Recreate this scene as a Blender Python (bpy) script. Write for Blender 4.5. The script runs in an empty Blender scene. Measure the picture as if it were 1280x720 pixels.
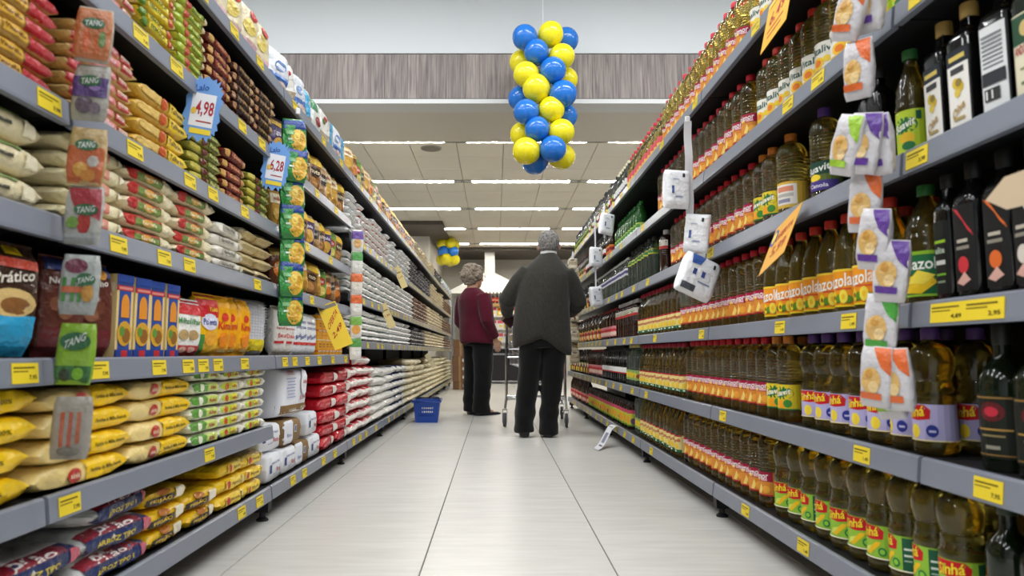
import bpy, math, random
import numpy as np
from mathutils import Vector, Matrix, noise
from math import sin, cos, pi, radians

sc = bpy.context.scene
COL = sc.collection
RND = random.Random(11)

# ------------------------------------------------------------------ camera
cam_d = bpy.data.cameras.new('camera')
cam = bpy.data.objects.new('camera', cam_d)
COL.objects.link(cam)
cam.location = (0, 0, .66)
cam.rotation_euler = (radians(90) + math.atan(81 / 853), 0, 0)
cam_d.sensor_width = 36
cam_d.lens = 853 / 1280 * 36
cam_d.shift_x = 21 / 1280
cam_d.clip_start = .02
cam_d.dof.use_dof = True
cam_d.dof.focus_distance = 4.0
cam_d.dof.aperture_fstop = 4.0
sc.camera = cam

# ------------------------------------------------------------------ world, exposure
w = bpy.data.worlds.new('world')
sc.world = w
w.use_nodes = True
w.node_tree.nodes['Background'].inputs[0].default_value = (.75, .85, 1, 1)
w.node_tree.nodes['Background'].inputs[1].default_value = .25
sc.view_settings.view_transform = 'Standard'
sc.view_settings.look = 'None'
sc.view_settings.exposure = 0.0
sc.view_settings.gamma = 1
sc.view_settings.use_curve_mapping = False
sc.cycles.use_denoising = True
sc.cycles.max_bounces = 10
sc.cycles.diffuse_bounces = 4
sc.cycles.glossy_bounces = 4
sc.cycles.transmission_bounces = 8
sc.cycles.transparent_max_bounces = 12
sc.cycles.caustics_reflective = False
sc.cycles.caustics_refractive = False
sc.cycles.sample_clamp_indirect = 6

# ceiling lamps of the high front hall (their housings are built with the ceiling)
HALL_Z = 4.75
LAMPS = [(x, y) for y in (-3.2, -.6, 2.1, 4.9) for x in (-4.6, -1.5, 1.5, 4.6)]
for i, (x, y) in enumerate(LAMPS):
    ld = bpy.data.lights.new('hall_lamp_light', 'AREA')
    ld.shape = 'RECTANGLE'
    ld.size, ld.size_y = 2.4, .22
    ld.energy = 72
    ld.color = (.97, .985, 1)
    lo = bpy.data.objects.new('hall_lamp_light', ld)
    lo.location = (x, y, HALL_Z - .09)
    COL.objects.link(lo)


# ------------------------------------------------------------------ colour + materials
def S2L(c):
    return c / 12.92 if c <= .04045 else ((c + .055) / 1.055) ** 2.4


def hx(h):
    h = h.lstrip('#')
    return tuple(S2L(int(h[i:i + 2], 16) / 255) for i in (0, 2, 4))


MAT = {}


def new_mat(name):
    m = bpy.data.materials.new(name)
    m.use_nodes = True
    MAT[name] = m
    return m, m.node_tree, m.node_tree.nodes['Principled BSDF']


def pmat(name, col, rough=.5, metal=0., spec=.5, trans=0., ior=1.45, emit=None, estr=0., coat=0., sheen=0., alpha=1., bump=None, vary=0.):
    m, nt, b = new_mat(name)
    b.inputs['Base Color'].default_value = (*col, 1)
    b.inputs['Roughness'].default_value = rough
    b.inputs['Metallic'].default_value = metal
    b.inputs['Specular IOR Level'].default_value = spec
    b.inputs['Transmission Weight'].default_value = trans
    b.inputs['IOR'].default_value = ior
    b.inputs['Coat Weight'].default_value = coat
    b.inputs['Sheen Weight'].default_value = sheen
    b.inputs['Alpha'].default_value = alpha
    if emit:
        b.inputs['Emission Color'].default_value = (*emit, 1)
        b.inputs['Emission Strength'].default_value = estr
    if bump:
        add_bump(nt, b, *bump)
    if vary:
        oi = nt.nodes.new('ShaderNodeObjectInfo')
        hs = nt.nodes.new('ShaderNodeHueSaturation')
        mr = nt.nodes.new('ShaderNodeMapRange')
        mr.inputs[3].default_value = 1 - vary
        mr.inputs[4].default_value = 1 + vary
        nt.links.new(oi.outputs['Random'], mr.inputs[0])
        nt.links.new(mr.outputs[0], hs.inputs['Value'])
        hs.inputs['Color'].default_value = (*col, 1)
        nt.links.new(hs.outputs[0], b.inputs['Base Color'])
    return m


def add_bump(nt, b, scale, strength, dist=.01, stretch=(1, 1, 1)):
    tc = nt.nodes.new('ShaderNodeTexCoord')
    mp = nt.nodes.new('ShaderNodeMapping')
    mp.inputs['Scale'].default_value = stretch
    nz = nt.nodes.new('ShaderNodeTexNoise')
    nz.inputs['Scale'].default_value = scale
    nz.inputs['Detail'].default_value = 3
    bp = nt.nodes.new('ShaderNodeBump')
    bp.inputs['Strength'].default_value = strength
    bp.inputs['Distance'].default_value = dist
    nt.links.new(tc.outputs['Object'], mp.inputs[0])
    nt.links.new(mp.outputs[0], nz.inputs[0])
    nt.links.new(nz.outputs[0], bp.inputs['Height'])
    nt.links.new(bp.outputs[0], b.inputs['Normal'])


def attr_mat(name, rough=.5, spec=.5, bump=None, coat=0., trans=0.):
    m, nt, b = new_mat(name)
    a = nt.nodes.new('ShaderNodeVertexColor')
    a.layer_name = 'Col'
    nt.links.new(a.outputs[0], b.inputs['Base Color'])
    b.inputs['Roughness'].default_value = rough
    b.inputs['Specular IOR Level'].default_value = spec
    b.inputs['Coat Weight'].default_value = coat
    b.inputs['Transmission Weight'].default_value = trans
    if bump:
        add_bump(nt, b, *bump)
    return m


PAPER = attr_mat('printed_paper', .55, .3)
FILM = attr_mat('printed_film', .3, .5, bump=(30, .9, .012))
GLOSS = attr_mat('gloss_plastic', .25, .5)
SATIN = attr_mat('satin_plastic', .45, .4)
CRUMPLE = attr_mat('crumpled_film', .28, .5, bump=(18, .8, .02))


def oil_mat(name, col, trans=.75, rough=.05):
    return pmat(name, col, rough, trans=trans, ior=1.44, spec=.7, bump=(30, .25, .006, (1, 1, .4)))


OIL = oil_mat('golden_oil', hx('f0d868'), .95, .0)
OIL_DARK = oil_mat('amber_oil', hx('dcc25a'), .962, .0)
CLEAR = oil_mat('clear_green_pet', hx('b4c4b4'), .93, .04)
GREENP = oil_mat('green_pet', hx('3f8a3c'), .6)
DARKGLASS = pmat('dark_green_glass', hx('101a0c'), .08, spec=.6)
BLACKGLASS = pmat('black_glass', hx('0b0b0b'), .1, spec=.6)
BROWNGLASS = pmat('brown_sauce_glass', hx('2a140c'), .1, spec=.6)
CHROME = pmat('chrome', hx('b8b8ba'), .22, 1.0)
CLEARFILM = pmat('clear_film', (1, 1, 1), .12, trans=1.0, ior=1.05, alpha=.25)


# ------------------------------------------------------------------ mesh builder
class MB:
    def __init__(s):
        s.v, s.f, s.c, s.m = [], [], [], []

    def add(s, verts, faces, col, mat=0):
        o = len(s.v)
        s.v.extend(verts)
        for i, f in enumerate(faces):
            s.f.append([o + k for k in f])
            s.c.append(col[i] if isinstance(col, list) else col)
            s.m.append(mat)

    def grid(s, fn, nu, nv, col, wrap=False, mat=0):
        cu = nu if wrap else nu + 1
        vs = [fn(i / nu, j / nv) for j in range(nv + 1) for i in range(cu)]
        fs, cs = [], []
        for j in range(nv):
            for i in range(nu):
                i2 = (i + 1) % cu
                fs.append((j * cu + i, j * cu + i2, (j + 1) * cu + i2, (j + 1) * cu + i))
                cs.append(col((i + .5) / nu, (j + .5) / nv) if callable(col) else col)
        s.add(vs, fs, cs, mat)

    def box(s, p0, p1, col=(.8, .8, .8), b=0., mat=0):
        (x0, y0, z0), (x1, y1, z1) = p0, p1
        if b <= 0:
            vs = [(x, y, z) for z in (z0, z1) for y in (y0, y1) for x in (x0, x1)]
            s.add(vs, [(0, 2, 3, 1), (4, 5, 7, 6), (0, 1, 5, 4), (2, 6, 7, 3), (0, 4, 6, 2), (1, 3, 7, 5)], col, mat)
            return
        b = min(b, (x1 - x0) * .49, (y1 - y0) * .49, (z1 - z0) * .49)
        c = Vector(((x0 + x1) / 2, (y0 + y1) / 2, (z0 + z1) / 2))
        h = ((x1 - x0) / 2, (y1 - y0) / 2, (z1 - z0) / 2)
        vs, idx = [], {}
        for sx in (-1, 1):
            for sy in (-1, 1):
                for sz in (-1, 1):
                    for ax in range(3):
                        p = [h[0] - b, h[1] - b, h[2] - b]
                        p[ax] = h[ax]
                        idx[sx, sy, sz, ax] = len(vs)
                        vs.append((c.x + sx * p[0], c.y + sy * p[1], c.z + sz * p[2]))
        fs = []
        for ax in range(3):
            o = [k for k in range(3) if k != ax]
            for sg in (-1, 1):
                q = []
                for a, d in ((-1, -1), (1, -1), (1, 1), (-1, 1)):
                    k = [0, 0, 0]
                    k[ax], k[o[0]], k[o[1]] = sg, a, d
                    q.append(idx[k[0], k[1], k[2], ax])
                if (sg > 0) == (ax == 1):
                    q.reverse()
                fs.append(q)
        for ax in range(3):
            o = [k for k in range(3) if k != ax]
            for a in (-1, 1):
                for d in (-1, 1):
                    k0, k1 = [0] * 3, [0] * 3
                    k0[o[0]] = k1[o[0]] = a
                    k0[o[1]] = k1[o[1]] = d
                    k0[ax], k1[ax] = -1, 1
                    fs.append([idx[(*k0, o[0])], idx[(*k1, o[0])], idx[(*k1, o[1])], idx[(*k0, o[1])]])
        for sx in (-1, 1):
            for sy in (-1, 1):
                for sz in (-1, 1):
                    fs.append([idx[sx, sy, sz, k] for k in range(3)])
        s.add(vs, fs, col, mat)
        s.fix = True

    def lathe(s, prof, n, col, mat=0, sq=None, cx=0, cy=0, cap=True):
        def rad(a):
            if not sq:
                return 1.
            return 1 / (abs(cos(a)) ** sq + abs(sin(a)) ** sq) ** (1 / sq)
        vs = [(cx + r * rad(2 * pi * i / n) * cos(2 * pi * i / n), cy + r * rad(2 * pi * i / n) * sin(2 * pi * i / n), z) for r, z in prof for i in range(n)]
        fs, cs = [], []
        for j in range(len(prof) - 1):
            for i in range(n):
                fs.append((j * n + i, j * n + (i + 1) % n, (j + 1) * n + (i + 1) % n, (j + 1) * n + i))
                cs.append(col(j) if callable(col) else col)
        if cap:
            k = len(prof) - 1
            fs.append(tuple(range(n - 1, -1, -1)))
            cs.append(col(0) if callable(col) else col)
            fs.append(tuple(k * n + i for i in range(n)))
            cs.append(col(k - 1) if callable(col) else col)
        s.add(vs, fs, cs, mat)

    def tube(s, pts, r, n=8, col=(.5, .5, .5), mat=0, closed=False):
        pts = [Vector(p) for p in pts]
        N = len(pts)
        vs = []
        up = Vector((0, 0, 1))
        prev = None
        for i, p in enumerate(pts):
            if closed:
                d = pts[(i + 1) % N] - pts[i - 1]
            else:
                d = pts[min(i + 1, N - 1)] - pts[max(i - 1, 0)]
            d.normalize()
            if prev is None:
                a = d.cross(up)
                if a.length < .05:
                    a = d.cross(Vector((1, 0, 0)))
            else:
                a = prev - d * prev.dot(d)
            a.normalize()
            prev = a
            bb = d.cross(a)
            rr = r[i] if isinstance(r, (list, tuple)) else r
            for k in range(n):
                t = 2 * pi * k / n
                vs.append(tuple(p + a * (rr * cos(t)) + bb * (rr * sin(t))))
        fs = []
        for j in range(N if closed else N - 1):
            j2 = (j + 1) % N
            for k in range(n):
                fs.append((j * n + k, j * n + (k + 1) % n, j2 * n + (k + 1) % n, j2 * n + k))
        if not closed:
            fs.append(tuple(range(n - 1, -1, -1)))
            fs.append(tuple((N - 1) * n + k for k in range(n)))
        s.add(vs, fs, col, mat)

    def xform(s, M, start=0):
        for i in range(start, len(s.v)):
            s.v[i] = tuple(M @ Vector(s.v[i]))

    def merge(s, o, M=None, col=None):
        vs = [tuple(M @ Vector(p)) for p in o.v] if M else o.v
        b = len(s.v)
        s.v.extend(vs)
        s.f.extend([[b + k for k in f] for f in o.f])
        s.c.extend(o.c if col is None else [col] * len(o.f))
        s.m.extend(o.m)

    def mesh(s, name, mats, smooth=40):
        me = bpy.data.meshes.new(name)
        me.from_pydata([tuple(p) for p in s.v], [], s.f)
        if not isinstance(mats, (list, tuple)):
            mats = [mats]
        for m in mats:
            me.materials.append(m)
        if len(mats) > 1:
            me.polygons.foreach_set('material_index', s.m)
        at = me.color_attributes.new('Col', 'FLOAT_COLOR', 'CORNER')
        n = np.array([len(f) for f in s.f])
        cc = np.ones((len(s.f), 4), dtype=np.float32)
        cc[:, :3] = np.array(s.c, dtype=np.float32)
        at.data.foreach_set('color', np.repeat(cc, n, axis=0).ravel())
        if smooth:
            me.polygons.foreach_set('use_smooth', [True] * len(s.f))
            me.set_sharp_from_angle(angle=radians(smooth))
        if getattr(s, 'fix', False):
            import bmesh
            bm = bmesh.new()
            bm.from_mesh(me)
            bmesh.ops.recalc_face_normals(bm, faces=bm.faces)
            bm.to_mesh(me)
            bm.free()
        me.update()
        return me


def obj(name, me, parent=None, loc=(0, 0, 0), rot=(0, 0, 0)):
    o = bpy.data.objects.new(name, me)
    COL.objects.link(o)
    o.location = loc
    o.rotation_euler = rot
    if parent:
        o.parent = parent
    return o


def tag(o, label=None, cat=None, group=None, kind=None):
    if label:
        o['label'] = label
    if cat:
        o['category'] = cat
    if group:
        o['group'] = group
    if kind:
        o['kind'] = kind
    return o


def thing(name, label, cat, loc=(0, 0, 0), rot=(0, 0, 0), group=None):
    return tag(obj(name, None, None, loc, rot), label, cat, group)


# ------------------------------------------------------------------ lettering and flat print on any surface
TXT = {}


def text2d(s):
    if s in TXT:
        return TXT[s]
    cu = bpy.data.curves.new('lettering', 'FONT')
    cu.body = s
    cu.resolution_u = 2
    cu.offset = .018
    o = bpy.data.objects.new('lettering', cu)
    me = o.to_mesh()
    me.calc_loop_triangles()
    v = np.array([p.co[:2] for p in me.vertices]) if len(me.vertices) else np.zeros((1, 2))
    f = [tuple(t.vertices) for t in me.loop_triangles]
    o.to_mesh_clear()
    bpy.data.objects.remove(o)
    bpy.data.curves.remove(cu)
    lo, hi = v.min(0), v.max(0)
    v = (v - (lo + hi) / 2) / np.maximum(hi - lo, 1e-6)
    TXT[s] = (v, f)
    return TXT[s]


def art(mb, surf, prims, base=.0006, step=.0003, mat=0, fine=8, lift=None):
    """prims in surface coordinates (u, v); surf(u, v, off) -> point"""
    for k, p in enumerate(prims):
        off = base + step * k
        kind, col = p[0], p[-1]
        col = hx(col) if isinstance(col, str) else col
        if kind == 'r':
            _, u0, v0, u1, v1, _c = p
            nu = max(1, int(abs(u1 - u0) * fine + .5))
            nv = max(1, int(abs(v1 - v0) * fine * .6 + .5))
            mb.grid(lambda a, b: surf(u0 + (u1 - u0) * a, v0 + (v1 - v0) * b, off), nu, nv, col, mat=mat)
        elif kind == 'e':
            _, cu, cv, ru, rv, _c = p
            n, rings = 14, 2
            vs = [surf(cu, cv, off)]
            fs = []
            for q in range(1, rings + 1):
                for i in range(n):
                    t = 2 * pi * i / n
                    vs.append(surf(cu + ru * q / rings * cos(t), cv + rv * q / rings * sin(t), off))
            for i in range(n):
                fs.append((0, 1 + i, 1 + (i + 1) % n))
            for q in range(rings - 1):
                for i in range(n):
                    a, b = 1 + q * n, 1 + (q + 1) * n
                    fs.append((a + i, b + i, b + (i + 1) % n, a + (i + 1) % n))
            mb.add(vs, fs, col, mat)
        elif kind == 'p':
            pts = []
            for (a0, b0), (a1, b1) in zip(p[1], p[1][1:] + p[1][:1]):
                m = max(1, int(math.hypot(a1 - a0, b1 - b0) * fine + .5))
                pts += [(a0 + (a1 - a0) * i / m, b0 + (b1 - b0) * i / m) for i in range(m)]
            c = (sum(a for a, _ in p[1]) / len(p[1]), sum(b for _, b in p[1]) / len(p[1]))
            n, rings = len(pts), 3
            vs = [surf(*c, off)] + [surf(c[0] + (a - c[0]) * q / rings, c[1] + (b - c[1]) * q / rings, off) for q in range(1, rings + 1) for a, b in pts]
            fs = [(0, 1 + i, 1 + (i + 1) % n) for i in range(n)]
            for q in range(rings - 1):
                a, b = 1 + q * n, 1 + (q + 1) * n
                fs += [(a + i, b + i, b + (i + 1) % n, a + (i + 1) % n) for i in range(n)]
            mb.add(vs, fs, col, mat)
        elif kind == 't':
            _, s, cu, cv, wu, hv, rot, _c = p
            v, f = text2d(s)
            ca, sa = cos(rot), sin(rot)
            vs = []
            for a, b in v:
                a, b = a * wu, b * hv
                vs.append(surf(cu + a + b * sa * .6, cv + b * ca + a * sa, off + (step if lift is None else lift)))
            mb.add(vs, f, col, mat)
    return mb


def plane_surf(w, h, x0=0, y0=0, z0=0):
    """front faces -Y; u in -1..1 across, v in -1..1 up"""
    return lambda u, v, off: (x0 + u * w / 2, y0 - off, z0 + v * h / 2)


ORD = ('first second third fourth fifth sixth seventh eighth ninth tenth eleventh twelfth thirteenth fourteenth fifteenth sixteenth '
       'seventeenth eighteenth nineteenth').split()
TENS = {2: 'twenty', 3: 'thirty', 4: 'forty', 5: 'fifty', 6: 'sixty', 7: 'seventy', 8: 'eighty', 9: 'ninety'}
TENTH = {2: 'twentieth', 3: 'thirtieth', 4: 'fortieth', 5: 'fiftieth', 6: 'sixtieth', 7: 'seventieth', 8: 'eightieth', 9: 'ninetieth'}


def ordw(n):
    if n <= 19:
        return ORD[n - 1]
    t, u = divmod(n, 10)
    return TENTH[t] if u == 0 else TENS[t] + '-' + ORD[u - 1]
# ================================================================== the setting
def structure(name, me, loc=(0, 0, 0), parent=None):
    o = obj(name, me, parent, loc)
    o['kind'] = 'structure'
    return o


# floor: dark joints below, light porcelain tiles laid on top
def tile_material():
    m, nt, b = new_mat('porcelain_tile')
    N, L = nt.nodes, nt.links
    tc = N.new('ShaderNodeTexCoord')
    mp = N.new('ShaderNodeMapping')
    mp.inputs['Scale'].default_value = (1.2, 9, 1)
    oi = N.new('ShaderNodeObjectInfo')
    va = N.new('ShaderNodeVectorMath')
    va.operation = 'ADD'
    cb = N.new('ShaderNodeCombineXYZ')
    ml = N.new('ShaderNodeMath')
    ml.operation = 'MULTIPLY'
    ml.inputs[1].default_value = 37
    nz = N.new('ShaderNodeTexNoise')
    nz.inputs['Scale'].default_value = 3
    nz.inputs['Detail'].default_value = 5
    cr = N.new('ShaderNodeValToRGB')
    cr.color_ramp.elements[0].position = .3
    cr.color_ramp.elements[0].color = (*hx('c5c3bd'), 1)
    cr.color_ramp.elements[1].position = .7
    cr.color_ramp.elements[1].color = (*hx('d4d2cc'), 1)
    hs = N.new('ShaderNodeHueSaturation')
    mr = N.new('ShaderNodeMapRange')
    mr.inputs[3].default_value, mr.inputs[4].default_value = .96, 1.03
    L.new(oi.outputs['Random'], ml.inputs[0])
    L.new(ml.outputs[0], cb.inputs[1])
    L.new(tc.outputs['Object'], va.inputs[0])
    L.new(cb.outputs[0], va.inputs[1])
    L.new(va.outputs[0], mp.inputs[0])
    L.new(mp.outputs[0], nz.inputs[0])
    L.new(nz.outputs[0], cr.inputs[0])
    L.new(oi.outputs['Random'], mr.inputs[0])
    L.new(mr.outputs[0], hs.inputs['Value'])
    L.new(cr.outputs[0], hs.inputs['Color'])
    L.new(hs.outputs[0], b.inputs['Base Color'])
    b.inputs['Roughness'].default_value = .32
    b.inputs['Specular IOR Level'].default_value = .4
    return m


TILE = tile_material()
GROUT = pmat('floor_joint', hx('55524c'), .8)
mb = MB()
mb.box((-10, -7, -.08), (10, 24, -.004), (.2, .2, .2))
floor = structure('floor', mb.mesh('floor', GROUT, 0))
PX, PY, X0, Y0 = .592, .574, -.2265, .325
mb = MB()
mb.box((.002, .0005, -.01), (PX - .002, PY - .0005, 0), b=.0008)
tile_me = mb.mesh('floor_tile', TILE, 0)
for i in range(-3, 4):
    for j in range(0, 33):
        obj('floor_tile', tile_me, floor, (X0 + i * PX, Y0 + j * PY, 0))
mb = MB()
for bx in ((-10, -7, X0 - 3 * PX, 24), (X0 + 4 * PX, -7, 10, 24), (X0 - 3 * PX, -7, X0 + 4 * PX, Y0), (X0 - 3 * PX, Y0 + 33 * PY, X0 + 4 * PX, 24)):
    mb.box((bx[0], bx[1], -.01), (bx[2], bx[3], 0))
fo = obj('floor_surround', mb.mesh('floor_surround', TILE, 0), floor)

WALLP = pmat('wall_paint', hx('d0d4d6'), .6, spec=.3)
CREAM = pmat('cream_paint', hx('ddd7cb'), .6, spec=.3)
SOFF = pmat('soffit_paint', hx('d2cbc0'), .7, spec=.2)
CEILT = pmat('ceiling_tile', hx('e8e2d4'), .8, spec=.2, bump=(120, .15, .002), vary=.02)
TBAR = pmat('ceiling_grid', hx('a39b8e'), .6)


def slab(name, p0, p1, m, parent=None):
    mb = MB()
    mb.box(p0, p1)
    return structure(name, mb.mesh(name, m, 0), parent=parent)


YF = 6.92            # face of the bulkhead where the high hall meets the lower ceiling
FZ0, FZ1, FZ2 = 3.25, 3.31, 3.79
slab('wall_bulkhead', (-10, YF, 3.80), (10, YF + .25, HALL_Z + .1), WALLP)
slab('trim_1', (-10, YF - .015, FZ0), (10, YF + .25, FZ1 - .012), pmat('white_trim', hx('d3d4d4'), .5))
mb = MB()
mb.box((-10, YF + .03, FZ1 - .012), (10, YF + .25, 3.80))
band = structure('wall_wood_band', mb.mesh('wall_wood_band', pmat('shadow_gap', hx('2a2522'), .8), 0))


def wood_material(name, dark, light, sc_=1., rough=.55):
    m, nt, b = new_mat(name)
    N, L = nt.nodes, nt.links
    tc = N.new('ShaderNodeTexCoord')
    oi = N.new('ShaderNodeObjectInfo')
    va = N.new('ShaderNodeVectorMath')
    va.operation = 'MULTIPLY_ADD'
    va.inputs[1].default_value = (60, 60, 60)
    mp = N.new('ShaderNodeMapping')
    mp.inputs['Scale'].default_value = (26 * sc_, 26 * sc_, 1.3 * sc_)
    nz = N.new('ShaderNodeTexNoise')
    nz.inputs['Scale'].default_value = 1.6
    nz.inputs['Detail'].default_value = 7
    nz.inputs['Distortion'].default_value = .6
    cr = N.new('ShaderNodeValToRGB')
    cr.color_ramp.elements[0].position = .3
    cr.color_ramp.elements[0].color = (*dark, 1)
    cr.color_ramp.elements[1].position = .72
    cr.color_ramp.elements[1].color = (*light, 1)
    hs = N.new('ShaderNodeHueSaturation')
    mr = N.new('ShaderNodeMapRange')
    mr.inputs[3].default_value, mr.inputs[4].default_value = .82, 1.12
    cb = N.new('ShaderNodeCombineXYZ')
    L.new(oi.outputs['Random'], cb.inputs[0])
    L.new(oi.outputs['Random'], cb.inputs[2])
    L.new(cb.outputs[0], va.inputs[0])
    L.new(tc.outputs['Object'], va.inputs[2])
    L.new(va.outputs[0], mp.inputs[0])
    L.new(mp.outputs[0], nz.inputs[0])
    L.new(nz.outputs[0], cr.inputs[0])
    L.new(oi.outputs['Random'], mr.inputs[0])
    L.new(mr.outputs[0], hs.inputs['Value'])
    L.new(cr.outputs[0], hs.inputs['Color'])
    L.new(hs.outputs[0], b.inputs['Base Color'])
    b.inputs['Roughness'].default_value = rough
    return m


WOOD = wood_material('grey_wood', hx('5f5556'), hx('a0968f'))
WOODD = wood_material('dark_wood', hx('4a423b'), hx('5f564c'), .6)
x = -3.6
widths = [.33, .17, .24, .12, .29, .2, .15, .26, .18]
k = 0
while x < 3.6:
    wd = widths[k % len(widths)]
    mb = MB()
    mb.box((0, 0, 0), (wd - .0015, .03, FZ2 - FZ1), b=.001)
    obj('wood_plank', mb.mesh('wood_plank', WOOD, 0), band, (x, YF, FZ1))
    x += wd
    k += 1
for xa, xb in ((-10, -3.6), (3.6, 10)):
    mb = MB()
    mb.box((xa, YF, FZ1), (xb, YF + .03, FZ2))
    obj('wood_panel', mb.mesh('wood_panel', WOOD, 0), band)

# smooth soffit behind the bulkhead, then the tiled ceiling with recessed light rows
CZ = 3.30
slab('trim_2', (-10, YF + .25, 3.25), (10, 8.2, 3.4), SOFF)
mb = MB()
mb.box((-10, 8.2, CZ + .012), (10, 24, CZ + .1))
ceil = structure('ceiling', mb.mesh('ceiling', TBAR, 0))
mb = MB()
mb.box((.004, .004, -.001), (.596, .616, .012), b=.003)
ct_me = mb.mesh('ceiling_tile', CEILT, 0)
STRIPS = [8.25 + 2.02 * k for k in range(6)]
for r, ys in enumerate(STRIPS[:-1]):
    for q in range(3):
        for i in range(-6, 6):
            obj('ceiling_tile', ct_me, ceil, (-.494 + i * .6, ys + .155 + q * .62, CZ))
mb = MB()
for xa, xb in ((-10, -4.1), (3.1, 10)):
    mb.box((xa, 8.2, CZ), (xb, 24, CZ + .012))
mb.box((-4.1, STRIPS[-1] + .13, CZ), (3.1, 24, CZ + .012))
obj('ceiling_margin', mb.mesh('ceiling_margin', CEILT, 0), ceil)

TUBE = pmat('lit_tube', (1, 1, 1), .4, emit=(1, .97, .9), estr=165)
REFL = pmat('lamp_reflector', hx('d8d8d4'), .18, 1.0)
WHITEM = pmat('white_metal', hx('d8d8d6'), .4)
mb = MB()
mb.box((0, 0, .0), (1.79, .012, .03))
mb.box((0, .128, .0), (1.79, .14, .03))
mb.box((0, .012, .026), (1.79, .128, .034))
hous = mb.mesh('reflector', REFL, 0)
mb = MB()
mb.tube([(.14, .07, .016), (1.65, .07, .016)], .011, 10)
tub = mb.mesh('tube', TUBE)
mb = MB()
mb.box((.02, .05, .0), (.14, .09, .024), b=.004)
sock = mb.mesh('lamp_holder', WHITEM, 0)
for r, ys in enumerate(STRIPS[:5]):
    for i in range(4):
        t = thing('recessed_light', f'recessed tube light in {ordw(r + 1)} ceiling row from the wood band, {ordw(i + 1)} from the rice-bag side', 'light',
                  (-4.1 + .001 + i * 1.8, ys + .007, CZ - .006), group='recessed ceiling lights')
        obj('reflector', hous, t)
        obj('tube', tub, t)
        obj('lamp_holder', sock, t)
        obj('lamp_holder', sock, t, (1.63, 0, 0))

# ceiling loudspeaker
t = thing('ceiling_speaker', 'round grey speaker grille set into a ceiling tile', 'speaker', (-.83, 8.63, CZ - .012))
mb = MB()
mb.lathe([(.13, .0), (.135, .004), (.135, .011)], 28, hx('a29b90'))
obj('bezel', mb.mesh('bezel', SATIN), t)
mb = MB()
mb.lathe([(.0001, -.004), (.06, -.0035), (.115, -.0005), (.118, .003)], 28, hx('7d766c'))
obj('grille', mb.mesh('grille', SATIN), t)

# high hall over the front of the shop
slab('ceiling_hall', (-10, -7, HALL_Z), (10, YF + .2, HALL_Z + .1), WALLP)
slab('wall_left', (-10.1, -7, 0), (-10, 24, HALL_Z), WALLP)
slab('wall_right', (10, -7, 0), (10.1, 24, HALL_Z), WALLP)
slab('wall_front', (-10, -7.1, 0), (10, -7, HALL_Z), WALLP)
for i, (x, y) in enumerate(LAMPS):
    t = thing('hall_lamp', f'long white lamp under the hall ceiling, {ordw(i + 1)} counted row by row', 'light', (x, y, HALL_Z - .08), group='hall ceiling lamps')
    mb = MB()
    mb.box((-1.25, -.13, 0), (1.25, .13, .079), b=.01)
    obj('housing', mb.mesh('housing', WHITEM, 0), t)

# far end of the shop: wood-edged soffit, white block and back wall
YB = 18.68
slab('trim_3', (-10, 13.5, 3.22), (-1.06, 14.9, 3.295), WOODD)
slab('trim_4', (-1.45, 14.9, 3.22), (-1.06, 16.95, 3.295), WOODD)
slab('trim_5', (-10, 16.95, 3.22), (10, YB, 3.295), WOODD)
slab('wall_block', (-10, 14.9, 0), (-1.45, YB, 3.22), CREAM)
slab('wall_back', (-1.45, YB, 2.75), (10, YB + .2, 3.3), CREAM)
slab('wall_back_lower', (-1.45, YB + .02, 0), (10, YB + .2, 2.75), CREAM)
slab('wall_end', (-10, 23.9, 0), (10, 24, HALL_Z), CREAM)
# ================================================================== gondola shelving
SHELF_M = pmat('shelf_steel', hx('232325'), .45, .3)
PANEL_M = pmat('back_panel_steel', hx('141414'), .6)
RAIL_M = pmat('price_rail', hx('7b808c'), .35, .0, spec=.5, bump=(60, .05, .002, (1, .1, 1)))
UPR_M = pmat('upright_steel', hx('1b1b1c'), .5)
LEG_M = pmat('leg_steel', hx('17171a'), .5, .2)
FX, BX = .88, 1.36      # distance of shelf front and back panel from the aisle centre
LIP = .047

LEFT_Y = [.06 + 1.0, 1.37] + [2.74 + 1.375 * k for k in range(0, 9)]
LEFT_Y[0] = .0
RIGHT_Y = [.06, 1.44] + [2.81 + 1.375 * k for k in range(0, 5)]
LZ_AB = [.133, .372, .644, .932, 1.172, 1.462, 1.757]
LZ_C = [.133, .644, .932, 1.172, 1.462, 1.757]
LZ_D = [.133, .732, 1.022, 1.39, 1.757]
RZ = [.133, .440, .760, 1.086, 1.420, 1.770]

TAGS = {}


def tag_mesh(wd=.072, hh=.038):
    key = (wd, hh, len(TAGS) % 4)
    if key not in TAGS:
        mb = MB()
        mb.box((-wd / 2, -.0012, -hh / 2), (wd / 2, 0, hh / 2), hx('e6cb2e'))
        pr = []
        r = random.Random(len(TAGS))
        n = max(1, int(wd / .07))
        for q in range(n):
            a, b = -1 + 2 * q / n, -1 + 2 * (q + 1) / n
            pr.append(('r', a + .1 / n, .45, b - .3 / n, .62, '6a5c10'))
            pr.append(('r', a + .1 / n, .12, b - .8 / n, .24, '7a6a14'))
            pr.append(('t', '%d,%02d' % (r.randint(1, 9), r.choice((49, 79, 89, 95, 98))), b - .45 / n, -.45, .6 / n, .5, 0, '3a3208'))
        art(mb, plane_surf(wd, hh, 0, -.0012, 0), pr, .0003, .0001)
        TAGS[key] = mb.mesh('price_tag', PAPER, 0)
    return TAGS[key]


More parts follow.
